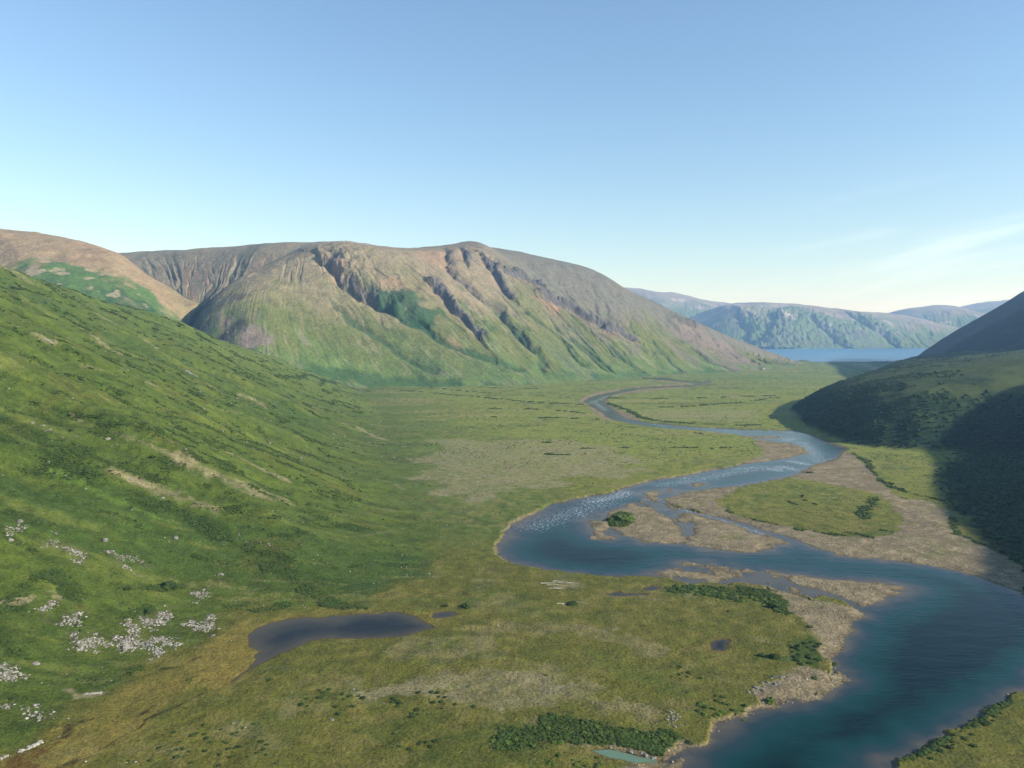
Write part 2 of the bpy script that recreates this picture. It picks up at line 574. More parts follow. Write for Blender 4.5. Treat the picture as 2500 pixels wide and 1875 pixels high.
# ------------------------------------------------------------------ the land: valley floor, left hillside, bluff, gravel
C_OLIVE, C_MID, C_GREEN, C_DGREEN = lin(98, 97, 40), lin(118, 126, 56), lin(72, 94, 38), lin(38, 58, 26)
C_TAN, C_GRAVEL, C_STRAW, C_MOSS, C_ROCK, C_WET = lin(134, 120, 84), lin(128, 115, 88), lin(132, 114, 56), lin(88, 112, 44), lin(170, 164, 150), lin(44, 40, 30)
C_FAR = lin(98, 116, 56)

inv_rows = np.arange(1 / 132.0, 1 / 3650.0, -0.8e-5 * 0.95)
rows = np.concatenate([np.arange(-420, 131, 14.0), 1 / inv_rows])
rows = rows[np.concatenate([[True], np.diff(rows) > 0.02])]
us = np.linspace(-0.86, 0.92, 1500)
GX = (us[None, :] * (np.maximum(rows, 40)[:, None] + 60)).astype(np.float32)
GY = np.repeat(rows[:, None], len(us), 1).astype(np.float32)
shape = GX.shape
X, Y = GX.ravel(), GY.ravel()

WARP = 1.3
wx = X + WARP * fbm(X / 7, Y / 7, 3, 51)
wy = Y + WARP * 2 * fbm(X / 7 + 50, Y / 7, 3, 52)


def water_sdf(x, y):
    w = sdf(RIVER, x, y)
    for b in BARS:
        w = np.minimum(w, -sdf(b, x, y, 40))
    return w


GRASS_ISLE = flat(crop(A7, [(-60, 640), (0, 600), (250, 550), (420, 530), (560, 545), (800, 595), (1000, 630), (1120, 660), (1240, 770), (1310, 830), (1260, 940), (1050, 990), (800, 980),
                            (600, 940), (300, 890), (0, 830), (-100, 770), (-180, 700)]), 0)
GRAVEL_RIGHT = flat(crop(A7, [(850, 315), (930, 380), (1030, 480), (1100, 580), (1300, 690), (1480, 700), (1640, 790), (1660, 900), (1700, 965), (1840, 1035), (1960, 1080), (2250, 1250), (2250, 1440),
                              (1700, 1262), (1280, 1190), (780, 1140), (440, 1010), (0, 868), (-330, 760), (-600, 700), (-560, 640), (-300, 606), (0, 590), (250, 545), (460, 485), (640, 412), (760, 380)]), 0)
GRAVEL_NEAR = flat(crop(A5, [(-60, 200), (60, 235), (200, 265), (330, 330), (400, 385), (460, 480), (560, 570), (620, 680), (690, 830), (700, 900), (560, 880), (330, 950), (130, 1060), (100, 1130),
                             (150, 1170), (0, 1250), (-100, 1290), (0, 1300), (420, 1190), (720, 1050), (860, 965), (760, 900), (780, 800), (850, 700), (900, 600), (980, 500), (1010, 455), (900, 410), (600, 360), (300, 280)]), 0)
GRAVEL_SPIT = flat(crop(A4b, [(620, 1500), (760, 1480), (1000, 1500), (1250, 1560), (1500, 1470), (1700, 1400), (1760, 1350), (1640, 1450), (1420, 1600), (1300, 1610), (1510, 1612), (1520, 1650), (1350, 1720),
                              (900, 1720), (1100, 1640), (1240, 1600), (1000, 1530), (760, 1530)]), 0)
GRAVEL_TONGUE = flat(crop(A7, [(150, 230), (280, 250), (430, 262), (500, 290), (545, 330), (540, 350), (400, 374), (250, 400), (100, 415), (60, 405), (200, 340), (190, 290), (120, 260)]), 0)
GRAVEL_FAR = [flat(crop(A3, p), 0) for p in (
    [(1190, 874), (1400, 884), (1580, 909), (1500, 905), (1330, 890)],
    [(1230, 946), (1500, 931), (1600, 926), (1500, 942), (1280, 958), (1100, 972), (930, 1004), (905, 1000), (1000, 976)],
    [(690, 1050), (720, 1010), (830, 975), (960, 955), (1010, 935), (1200, 922), (1450, 906), (1500, 915), (1250, 932), (1010, 952), (830, 994), (720, 1034), (705, 1052)],
    [(880, 1060), (960, 1110), (1060, 1140), (1130, 1190), (1050, 1184), (960, 1130), (890, 1080)],
    [(770, 1095), (800, 1092), (850, 1130), (890, 1170), (960, 1192), (880, 1180), (830, 1140)])]

ROWK = Y > 150
w = np.full(X.shape, -40, np.float32)
k = (Y > 120) & (Y < 2700)
w[k] = water_sdf(wx[k], wy[k])
SHOAL = [flat(p, -0.9) for p in (
    crop(A6, [(1170, 640), (1330, 690), (1380, 740), (1480, 770), (1560, 805), (1700, 838), (1900, 890), (2212, 990), (2300, 1035), (2000, 1110), (1620, 1070), (1460, 1050), (1100, 1000), (760, 1005), (750, 860), (900, 790), (1000, 740), (1150, 700)]),
    crop(A6, [(1400, 1220), (1700, 1180), (1900, 1225), (2212, 1255)]) + crop(A5, [(250, 160), (420, 230), (640, 310), (600, 350), (420, 310), (200, 250), (0, 215)]) + crop(A6, [(1750, 1345), (1400, 1310), (1200, 1290)]))]
sh_n = 2.8 * fbm(X / 7, Y / 12, 4, 68) + 0.1
shoal = np.maximum(sdf(SHOAL[0], wx, wy), sdf(SHOAL[1], wx, wy))
w = np.where(shoal > 0, np.minimum(w, np.maximum(sh_n + 0.4 * np.maximum(0, 3 - shoal), -3)), w)
bar_w = np.full(X.shape, -40, np.float32)
for b in BARS:
    bar_w = np.maximum(bar_w, sdf(b, wx, wy))
gravel = np.maximum.reduce([sdf(GRAVEL_RIGHT, wx, wy), sdf(GRAVEL_NEAR, wx, wy), sdf(GRAVEL_SPIT, wx, wy), sdf(GRAVEL_TONGUE, wx, wy)] + [sdf(g, wx, wy) + 4.0 for g in GRAVEL_FAR])
gravel = np.minimum(gravel, -sdf(GRASS_ISLE, wx, wy))
gnoise = fbm(X / 11, Y / 11, 4, 61)
g_m = sstep(gravel + 3.0 * gnoise, -1.5, 1.5)
g_m = np.maximum(g_m, sstep(bar_w, -1.0, 0.5))
strip = 2.2 + 2.2 * fbm(X / 35, Y / 35, 3, 62) + np.maximum(Y - 600, 0) * 0.002
g_m = np.maximum(g_m, sstep(w + strip, 0, 1.2) * (w < 0.5))
g_m = np.maximum(g_m, (w > 0) * 1.0)
g_m = np.maximum(g_m, (shoal > 0) * 1.0)

zl, dl = hill_left(X, Y)
zb, db = bluff(X, Y)
Z = floor_z(X, Y)
low = np.where(g_m > 0.5, -0.9 + np.minimum(-w * 0.10, 0.8), -0.9 + np.minimum(-w * 0.45, 0.9))
bankm = sstep(-w, 22, 6) * (w <= 0)
Z = Z * (1 - bankm) + (low + 0.10 * gnoise * sstep(-w, 0, 4)) * bankm
bed = -0.9 - np.minimum(0.07 * w + 0.004 * w * w, 3.2) - 0.05
Z = np.where(w > 0, bed, Z)
p_sd = []
for p, lev in zip(PONDS, POND_LEVEL):
    s = sdf(p, wx * 0.5 + X * 0.5, wy * 0.5 + Y * 0.5, 12)
    p_sd.append(s)
    Z = np.where(s > -12, np.minimum(Z, Z * sstep(-s, 0, 12) + (lev + 0.25 * np.clip(-s / 1.5, 0, 1)) * sstep(-s, 12, 0)), Z)
    Z = np.where(s > 0, lev - np.minimum(0.12 * s + 0.02, 1.2), Z)
Z = Z + zl + zb

# ---- colours
N1, N2, N3 = fbm(X / 60, Y / 60, 4, 71), fbm(X / 14, Y / 14, 4, 72), fbm(X / 260, Y / 320, 3, 73)
N4 = fbm(X / 4, Y / 4, 3, 74)
N7 = fbm(X / 1.6, Y / 1.6, 2, 77)
N5 = fbm(X / 230, Y / 42, 4, 75)                # bands across the flat: old river terraces
onhill = sstep(dl + (10 + 40 * sstep(Y, 400, 700)) * N2 * 0.6, -6 - 45 * sstep(Y, 400, 700), 10 + 40 * sstep(Y, 400, 700))
col = np.tile(C_OLIVE, (len(X), 1))
col = mixc(col, C_MID, sstep(Y, 380, 900) * 0.9)
col = mixc(col, C_FAR, sstep(Y, 1300, 2400))
col = mixc(col, lin(82, 100, 46), sstep(dl + 45 * N1, -170, -5) * sstep(Y, 395, 520) * 0.85)
col = mixc(col, C_GREEN, sstep(N1 * 0.6 + N2 * 0.5, 0.15, 0.9) * 0.7)
col = mixc(col, C_TAN, sstep(N3 * 0.5 + N2 * 0.6 - 0.1, 0.25, 0.9) * 0.6)
col = mixc(col, C_DGREEN, sstep(N5 + 0.3 * N2, 0.55, 0.95) * 0.45 * sstep(Y, 700, 1300))
col = mixc(col, lin(140, 130, 84), sstep(-N5 + 0.4 * N2, 0.35, 0.85) * 0.6 * sstep(Y, 600, 1000))
N6 = fbm(X / 5.5, Y / 7, 4, 76)
col = mixc(col, lin(76, 82, 36), sstep(N6 + 0.4 * N2, 0.2, 0.8) * 0.55)
col = mixc(col, lin(124, 114, 62), sstep(-N6 + 0.5 * N1, 0.2, 0.8) * 0.45)
# hillside: green with streaks down the fall line (level in y)
S1 = fbm(Y / 16 + dl / 260, dl / 150, 4, 81)
S2 = fbm(Y / 55 + dl / 700, dl / 420, 4, 82)
S3 = fbm(Y / 5.5 + dl / 60, dl / 40, 3, 83)
hcol = np.tile(lin(84, 96, 44), (len(X), 1))
hcol = mixc(hcol, lin(94, 106, 46), sstep(S2 * 0.5 + 0.7 * fbm(X / 60, Y / 34, 4, 89) + 0.3 * N2, 0.0, 0.8) * 0.6)
hcol = mixc(hcol, lin(70, 88, 44), sstep(-S2 + 0.5 * S1, 0.0, 0.7) * 0.8)
hcol = mixc(hcol, lin(102, 96, 50), sstep(fbm(X / 40, Y / 28, 4, 86) + 0.4 * N4, 0.25, 0.9) * 0.55)
hcol = mixc(hcol, lin(58, 76, 36), sstep(fbm(X / 19, Y / 9, 4, 87) + 0.5 * N4, 0.15, 0.8) * 0.6)
hcol = mixc(hcol, lin(116, 120, 62), sstep(-S1 * 0.3 + 0.5 * S3 + 0.7 * fbm(X / 26, Y / 9, 4, 88), 0.25, 0.9) * 0.5)
hcol = mixc(hcol, lin(48, 68, 30), sstep(S1 * 0.45 + S2 * 0.3 + 0.5 * fbm(X / 22, Y / 9, 4, 85) + 0.25 * N4, 0.25, 0.85) * 0.6)
hcol = mixc(hcol, lin(122, 118, 76), sstep(-S1 * 0.5 + 0.3 * N4 + S3 * 0.4 - 0.2 * S2, 0.62, 1.0) * 0.7)
hcol = mixc(hcol, lin(108, 118, 66), sstep(Y + dl * 0.6, 850, 1700) * 0.5)
hcol = hcol * np.array([0.76, 0.82, 0.61], np.float32)
col = col + (hcol - col) * onhill[:, None]
# bluff: grass top, scrub on its faces, widened and darkened to paint in their shade
bcol = mixc(np.tile(lin(66, 76, 38), (len(X), 1)), lin(38, 54, 28), sstep(fbm(X / 60, Y / 60, 3, 91), -0.1, 0.7))
scrub = np.maximum(sstep(db + 14 * fbm(X / 20, Y / 26, 3, 94), 90, 30), sstep(0.75 * fbm(X / 34, Y / 55, 4, 92) + 0.55 * fbm(X / 9, Y / 14, 3, 93) + 0.80 - db / 190.0, -0.15, 0.95))
bcol = mixc(bcol, lin(32, 54, 34), scrub)
col = col + (bcol - col) * sstep(db, -4, 8)[:, None]


S4 = fbm(X / 22, Y / 9, 4, 85)
shrubm = (0.25 * sstep(S1 * 0.5 + S2 * 0.5 + 0.3 * N4 + 0.5 * S4, 0.2, 1.0) + 0.30 * sstep(S4 + 0.4 * N2, 0.35, 1.0)) * onhill * sstep(dl, 15, 90) + scrub * (db > 4) * 1.0


def patch(c, px, amount=1.0, soft=3.0, rough=5.0, nscale=9.0, world=None):
    """Colour an area of the land given by its outline in the photograph, with a ragged edge."""
    global col, shrubm
    pts = hit(px)[:, :2] if world is None else world
    n = fbm(X / nscale, Y / nscale, 4, int(abs(pts[0, 0]) * 7) % 997)
    s = sdf(pts, X, Y, 30 + soft + rough)
    m_ = sstep(s + rough * n, -soft, soft) * amount
    col = mixc(col, c, m_ * (0.55 + 0.45 * sstep(N2 + N4, -0.6, 0.5)))
    if c[1] < 0.075 and c[1] > c[0] * 1.2:
        shrubm = np.maximum(shrubm, m_ * 0.8)


def stroke(c, px, width, amount=1.0, rough=0.5, nscale=6.0):
    """A streak of colour along a line on the land; width in photo pixels."""
    global col, shrubm
    pts = hit(px)
    wm = width * float(np.median(pts[:, 1])) / F * 0.5
    d = near(pts[:, :2], X, Y, wm * 4 + 8)
    n = fbm(X / nscale, Y / nscale, 4, int(abs(pts[0, 0]) * 13) % 991)
    if c[1] < 0.075 and c[1] > c[0] * 1.2:
        n2_ = fbm(X / 26 + 9, Y / 26, 4, int(abs(pts[0, 1]) * 3) % 991)
        m_ = sstep(wm * (1 + 0.8 * rough * n + 0.9 * n2_) - d, -wm * 1.1, wm * 0.8) * amount * (0.5 + 0.5 * sstep(n2_ + n, -0.5, 0.4))
    else:
        m_ = sstep(wm * (1.1 + rough * n + 0.5 * N4) - d, -wm * 0.7, wm * 0.8) * amount * (0.62 + 0.38 * sstep(N7 + 0.5 * N4, -0.4, 0.4))
    col = mixc(col, c, m_ * (0.75 if c[1] < 0.075 else 1.0))
    if c[1] < 0.075 and c[1] > c[0] * 1.2:
        shrubm = np.maximum(shrubm, m_ * 0.8)


# wet swales and scrub bands on the hillside
for px, wd, am in (
    (crop(A1b, [(330, 640), (560, 760), (800, 880), (1100, 1000), (1300, 1090), (1420, 1130)]), 26, 0.75),
    (crop(A1b, [(950, 1000), (1250, 1110), (1500, 1180), (1800, 1330), (2212, 1500)]), 28, 0.75),
    (crop(A1b, [(1450, 640), (1800, 800), (2212, 960)]), 20, 0.7),
    (crop(A1b, [(800, 420), (1200, 500), (1500, 560)]), 20, 0.5),
    (crop(A1b, [(100, 330), (350, 380), (420, 420)]), 22, 0.6),
    (crop(A1b, [(1500, 1160), (1900, 1240), (2212, 1300)]), 16, 0.45),
    (crop(A1b, [(0, 520), (250, 640), (420, 700)]), 26, 0.6),
    (crop(A1b, [(0, 1240), (130, 1330), (330, 1450)]), 24, 0.6),
    (crop(A2b, [(0, 420), (250, 230), (420, 170), (560, 330)]), 34, 0.7),
    (crop(A2b, [(0, 600), (100, 760), (180, 740)]), 26, 0.6),
    (crop(A2b, [(650, 980), (800, 1020), (960, 960), (1060, 900)]), 32, 0.75),
    (crop(A2b, [(1080, 460), (1150, 440)]), 22, 0.75),
    (crop(A2b, [(940, 270), (1200, 270), (1390, 270)]), 24, 0.7),
    (crop(A2b, [(1780, 420), (2000, 440), (2212, 400)]), 24, 0.6),
    (crop(A3b, [(0, 60), (300, 140), (500, 300), (700, 400), (900, 430)]), 22, 0.6),
    (crop(A3b, [(700, 120), (1000, 90), (1300, 90)]), 18, 0.5),
):
    stroke(C_DGREEN, px, wd, am, 0.8)
# bright moss along the rills
for px, wd, am in ((crop(A1b, [(400, 800), (520, 850), (650, 910), (820, 1000), (960, 1050)]), 17, 0.65), (crop(A1b, [(1030, 1080), (1200, 1150), (1350, 1200)]), 10, 0.8),
                   (crop(A3b, [(220, 370), (290, 375)]), 12, 0.8), (crop(A3b, [(1000, 60), (1300, 80)]), 9, 0.5)):
    stroke(C_MOSS, px, wd, am, 0.7)
# bare stony streaks
for px, wd, am in (
    (crop(A1b, [(1770, 650), (1950, 740), (2212, 860)]), 14, 0.95), (crop(A1b, [(1370, 710), (1600, 780), (1850, 900), (2050, 1000)]), 30, 0.8), (crop(A1b, [(1900, 890), (2150, 990), (2212, 1030)]), 26, 0.55),
    (crop(A1b, [(880, 790), (1000, 860), (1120, 890)]), 18, 0.9), (crop(A1b, [(1150, 910), (1400, 1000), (1640, 1080)]), 26, 0.7), (crop(A1b, [(860, 490), (1050, 560), (1350, 680)]), 12, 0.5),
    ([(228, 820), (262, 848), (290, 863)], 12, 0.9), ([(214, 753), (260, 780), (300, 795)], 9, 0.7), ([(342, 823), (365, 838), (387, 853)], 6, 0.8), ([(85, 815), (110, 828), (134, 840)], 10, 0.8),
    ([(585, 965), (620, 978), (652, 997)], 9, 0.8), ([(840, 1035), (880, 1046), (945, 1075)], 10, 0.9), ([(920, 1170), (960, 1178), (985, 1196)], 8, 0.6), ([(0, 650), (30, 660), (70, 690)], 16, 0.6),
    ([(540, 1000), (590, 1010)], 6, 0.4), ([(205, 895), (240, 903)], 12, 0.8), ([(360, 935), (380, 942)], 11, 0.6), ([(170, 1007), (200, 1030)], 5, 0.6),
    (crop(A2b, [(20, 400), (120, 380), (240, 345)]), 14, 0.9), (crop(A2b, [(360, 300), (420, 305)]), 8, 0.8), (crop(A2b, [(430, 340), (480, 350)]), 9, 0.8),
    (crop(A2b, [(520, 1060), (620, 1110), (780, 1090)]), 16, 0.85), (crop(A2b, [(1030, 170), (1110, 180)]), 7, 0.6), ([(880, 1310), (990, 1290)], 10, 0.3), ([(700, 975), (780, 1000)], 5, 0.4),
):
    stroke(lin(140, 128, 98), px, wd * 1.25, am * 0.85, 0.9, 5.0)
SCREE_PX = [
    crop(A2b, [(1060, 490), (1150, 500), (1200, 460), (1310, 430), (1290, 550), (1150, 590), (1070, 560)]), crop(A2b, [(980, 540), (1070, 560), (1070, 680), (1010, 760), (950, 760), (920, 650), (1000, 640)]),
    crop(A2b, [(1460, 500), (1530, 540), (1600, 480), (1680, 575), (1520, 612), (1460, 560)]), crop(A2b, [(580, 650), (700, 600), (820, 680), (740, 740), (590, 740)]),
    crop(A2b, [(480, 480), (620, 470), (610, 600), (590, 680), (565, 660), (575, 560), (480, 530)]), crop(A2b, [(290, 420), (420, 390), (370, 460), (350, 540), (290, 500)]),
    crop(A2b, [(1500, 310), (1570, 285), (1590, 360), (1520, 375)]), crop(A1b, [(490, 1370), (600, 1390), (660, 1450), (590, 1490), (540, 1440)]), crop(A1b, [(1010, 1460), (1090, 1460), (1150, 1510), (1120, 1530)]),
    crop(A1b, [(860, 1430), (930, 1450), (985, 1530), (950, 1550)]), crop(A1b, [(370, 1370), (440, 1340), (440, 1400)]), crop(A2b, [(0, 880), (100, 910), (70, 960), (0, 960)]),
    crop(A2b, [(1080, 680), (1240, 640), (1350, 690), (1330, 720), (1220, 710), (1120, 730)]), crop(A2b, [(130, 1190), (220, 1180), (220, 1230), (160, 1230)]), crop(A2b, [(250, 1240), (340, 1200), (310, 1290)]),
    crop(A1b, [(90, 1230), (170, 1230), (180, 1260), (90, 1260)]), crop(A2b, [(860, 640), (920, 630), (930, 680), (880, 680)]), crop(A2b, [(1180, 750), (1250, 745), (1230, 800), (1190, 790)]),
]
SCREE = [hit(p) for p in SCREE_PX]
for s_ in SCREE:
    patch(lin(84, 84, 58), None, 0.7, 1.5, 4.0, 4.0, s_[:, :2])
# marsh and seeps along the foot of the hill
patch(C_STRAW, [(0, 1875), (0, 1850), (160, 1770), (350, 1650), (520, 1560), (600, 1520), (620, 1600), (560, 1660), (400, 1720), (250, 1830), (200, 1875)], 0.65, 4, 6, 14)
patch(lin(132, 118, 58), crop(A3b, [(0, 600), (100, 540), (500, 440), (900, 420), (1100, 440), (1500, 470), (1460, 560), (1120, 440), (480, 490), (200, 530), (60, 590)]), 0.6, 1.5, 3)
patch(C_STRAW, [(560, 1560), (620, 1590), (600, 1640), (540, 1690), (480, 1660), (540, 1600)], 0.6, 2, 4)
patch(lin(90, 62, 26), crop(A2b, [(60, 1659), (90, 1590), (330, 1480), (420, 1470), (330, 1560), (250, 1659)]), 0.75, 1.0, 3, 4)
for px, wd in ((crop(A2b, [(800, 1510), (950, 1410), (1080, 1350), (1130, 1290)]), 4), (crop(A2b, [(1130, 1290), (1210, 1250), (1370, 1188)]), 8), (crop(A2b, [(1370, 1188), (1570, 1080)]), 4), (crop(A2b, [(1110, 1240), (1190, 1180)]), 8),
               (crop(A2b, [(500, 1410), (560, 1320), (700, 1285)]), 13), (crop(A2b, [(1250, 898), (1330, 890), (1420, 870)]), 8), (crop(A2b, [(1420, 860), (1550, 800)]), 3), (crop(A2b, [(480, 1650), (600, 1600)]), 12), (crop(A2b, [(330, 1480), (500, 1420)]), 4)):
    stroke(lin(34, 29, 20), px, wd * 1.5, 1.0, 0.6, 2.5)
# flats: stony heath, terraces, scrub
patch(lin(132, 124, 92), crop(A6, [(-400, 230), (0, 240), (600, 250), (1080, 290), (1100, 400), (1050, 500), (600, 520), (300, 640), (0, 700), (-300, 640), (-550, 500)]), 0.72, 8, 26, 30)
patch(lin(128, 126, 84), crop(A3, [(1160, 1100), (2050, 1110), (2000, 1200), (1300, 1190), (1150, 1150)]), 0.7, 6, 12, 30)
patch(lin(134, 124, 92), crop(A3b, [(780, 1080), (1200, 1000), (1700, 925), (2212, 920)]) + crop(A4b, [(400, 940), (520, 1000), (800, 1030), (700, 1100), (450, 1180), (0, 1220)]) + crop(A3b, [(1800, 1180), (1500, 1090), (1000, 1140)]), 0.75, 2, 5, 8)
patch(lin(130, 120, 84), crop(A4b, [(550, 520), (900, 580), (1040, 640), (1340, 740), (1250, 830), (1060, 790), (1000, 690), (700, 640)]), 0.7, 2, 4, 7)
patch(lin(130, 120, 84), crop(A4b, [(780, 1110), (900, 1130), (1350, 1230), (1200, 1290), (900, 1210), (760, 1150)]), 0.55, 2, 4, 6)
patch(lin(56, 70, 28), crop(A4b, [(0, 1320), (300, 1300), (700, 1290), (1000, 1330), (1400, 1370), (1500, 1420), (1300, 1500), (1000, 1490), (700, 1470), (0, 1500)]), 0.85, 2, 4, 6)
patch(lin(66, 78, 30), crop(A3b, [(1350, 1550), (1900, 1300), (2212, 1330), (2212, 1640), (1400, 1650)]), 0.8, 2, 5, 7)
patch(lin(74, 84, 32), crop(A3b, [(700, 1290), (1000, 1300), (1500, 1250), (1450, 1330), (1000, 1500), (850, 1400)]), 0.7, 2, 4, 7)
patch(lin(84, 96, 36), crop(A4b, [(760, 760), (1000, 820), (1500, 1000), (1450, 1080), (1000, 980), (800, 850)]), 0.6, 3, 6, 10)
patch(C_DGREEN, crop(A5, [(0, 250), (200, 275), (330, 330), (440, 480), (380, 500), (250, 420), (120, 340), (0, 320)]), 0.8, 1.2, 3, 5)
patch(lin(58, 78, 32), crop(A5, [(410, 690), (560, 640), (630, 690), (700, 830), (600, 880), (440, 840), (150, 820), (150, 780), (350, 800)]), 0.8, 1.2, 3, 5)
patch(lin(52, 72, 30), crop(A4b, [(1340, 260), (1700, 250), (1900, 300), (1900, 370), (1600, 330), (1400, 300)]), 0.75, 1.2, 3, 6)
patch(lin(46, 74, 28), crop(A6, [(890, 830), (1000, 790), (1080, 810), (1100, 880), (1000, 905), (920, 890)]), 0.95, 0.8, 2, 4)
patch(lin(92, 100, 50), crop(A6, [(1150, 760), (1230, 800), (1250, 880), (1350, 930), (1200, 940), (1150, 880)]), 0.6, 1.0, 3, 4)
for px, wd, am in (
    (crop(A3, [(900, 1018), (1100, 1018), (1500, 1020), (2212, 1000)]), 6, 0.8), (crop(A3, [(1300, 1088), (1600, 1078), (1900, 1052), (2212, 1012)]), 6, 0.75), (crop(A3, [(0, 940), (300, 945), (700, 950)]), 6, 0.6),
    (crop(A3, [(0, 1022), (400, 1052), (700, 1070)]), 8, 0.7), (crop(A3, [(0, 1100), (500, 1112), (780, 1140)]), 5, 0.6), (crop(A3, [(0, 1165), (500, 1170), (830, 1182)]), 4, 0.6),
    (crop(A3, [(900, 1060), (1050, 1110), (1150, 1165), (1250, 1190)]), 9, 0.9), (crop(A3, [(1250, 1190), (1600, 1218), (2000, 1228), (2212, 1232)]), 7, 0.8), (crop(A3, [(1500, 1280), (1620, 1290)]), 4, 0.7),
    ([(680, 918), (820, 936), (1010, 955), (1300, 983)], 7, 0.65), ([(720, 925), (850, 938)], 8, 0.6), ([(640, 885), (900, 930), (1200, 960)], 7, 0.6), (crop(A6, [(1250, 290), (1700, 300), (2000, 290)]), 5, 0.5),
    (crop(A6, [(700, 300), (1050, 295)]), 6, 0.8), (crop(A6, [(440, 345), (600, 350)]), 9, 0.75), (crop(A6, [(130, 260), (620, 250)]), 4, 0.6), (crop(A7, [(490, 665), (520, 700), (620, 735)]), 4, 0.9), (crop(A7, [(400, 710), (470, 740)]), 4, 0.7),
    (crop(A7, [(-80, 790), (200, 870), (400, 915), (560, 940), (800, 970)]), 12, 0.75), (crop(A7, [(860, 950), (1050, 985)]), 10, 0.75), (crop(A7, [(1050, 680), (980, 780), (990, 840)]), 18, 0.5), (crop(A7, [(1110, 930), (1250, 950)]), 9, 0.7),
    (crop(A7, [(880, 330), (1000, 400), (1050, 520), (1200, 600), (1400, 660), (1560, 700)]), 10, 0.6), (crop(A7, [(1640, 800), (1690, 960), (1850, 1030)]), 14, 0.6), (crop(A7, [(1140, 655), (1300, 690)]), 6, 0.7), (crop(A7, [(400, 500), (560, 490), (740, 510)]), 6, 0.6),
    ([(1350, 923), (1500, 918), (1660, 910)], 6, 0.5), ([(2040, 885), (2210, 880)], 5, 0.5), (crop(A5, [(2100, 1150), (1900, 1270), (1700, 1390), (1500, 1500), (1280, 1600)]), 12, 0.8),
):
    stroke(C_DGREEN, px, wd, am, 0.8, max(4.0, wd * 0.8))
stroke(lin(150, 140, 112), crop(A3, [(180, 985), (450, 995), (620, 1010), (640, 1030)]), 3, 0.8)
stroke(lin(56, 50, 42), crop(A3, [(1330, 862), (1460, 872), (1600, 886), (1720, 884)]), 7, 0.8)
patch(lin(150, 140, 116), [(1965, 874), (2110, 880), (2250, 876), (2250, 880), (2080, 884)], 0.7, 8, 10, 40)
for (kx, ky, _), r_, h_ in KNOLLS:
    q_ = ((X - kx) / r_) ** 2 + ((Y - ky) / r_) ** 2
    col = mixc(col, lin(70, 72, 58), np.exp(-q_ * 1.1) * 0.85)
# valley wall's shadow on the right bank, deepened by darkening the tint
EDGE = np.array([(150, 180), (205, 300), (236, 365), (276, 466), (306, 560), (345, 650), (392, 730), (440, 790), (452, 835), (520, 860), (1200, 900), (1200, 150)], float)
bank_shade = sstep(sdf(EDGE, X, Y, 30) + 6 * N2, -6, 14) * (w < -2) * (Y > 290)
col = mixc(col, lin(30, 42, 24), bank_shade * 0.85 * (1 - 0.5 * g_m))
col = col * (1.0 - 0.13 * sstep(Y, 650, 330))[:, None]
# gravel, and wet rims
gc = mixc(np.tile(C_GRAVEL, (len(X), 1)), lin(114, 102, 78), sstep(gnoise, -0.4, 0.6))
gc = mixc(gc, lin(152, 138, 108), sstep(fbm(X / 5, Y / 5, 3, 63), 0.3, 0.9) * 0.6)
gc = mixc(gc, lin(98, 102, 54), sstep(fbm(X / 9, Y / 9, 4, 64), 0.35, 0.8) * 0.55 * sstep(-w, 6, 16))
isle = sdf(flat(crop(A6, [(880, 830), (1000, 780), (1090, 805), (1110, 880), (1000, 910), (910, 895)])), wx, wy, 10)
g_col = g_m * (1 - sstep(isle, -1, 1))
bank_shade = bank_shade * (1 - g_col)
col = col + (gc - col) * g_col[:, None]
col = mixc(col, lin(92, 82, 62), sstep(w + 0.7 * gnoise, -2.6, -0.4) * g_m * 0.6)
col = mixc(col, lin(76, 68, 52), sstep(w, -0.9, -0.1) * 0.8)
for s in p_sd:
    col = mixc(col, lin(104, 88, 44), sstep(s, -3.0, -0.6) * 0.5)
    col = mixc(col, C_WET, sstep(s, -0.5, -0.05) * 0.85)

V = np.stack([X, Y, Z], -1)
FACES = grid_faces(*shape)
attrs = {'tint': col.astype(np.float32), 'gravel': (g_col * 0.9).astype(np.float32)}
fi = FACES[:, 0]
is_hill = dl[fi] > 2
is_bluff = (db[fi] > 1) & ~is_hill
is_grav = (g_col[fi] > 0.5) & ~is_hill & ~is_bluff
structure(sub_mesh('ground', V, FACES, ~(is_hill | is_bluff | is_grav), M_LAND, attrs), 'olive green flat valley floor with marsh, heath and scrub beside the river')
structure(sub_mesh('gravel_bank', V, FACES, is_grav, M_LAND, attrs), 'tan cobble banks and bars along and between the channels of the river')
structure(sub_mesh('hillside', V, FACES, is_hill, M_LAND, attrs), 'long green hillside with pale stony streaks on the left of the valley')
structure(sub_mesh('bluff', V, FACES, is_bluff, M_LAND, attrs), 'low bluff with dark scrubby face above the river bend on the right')

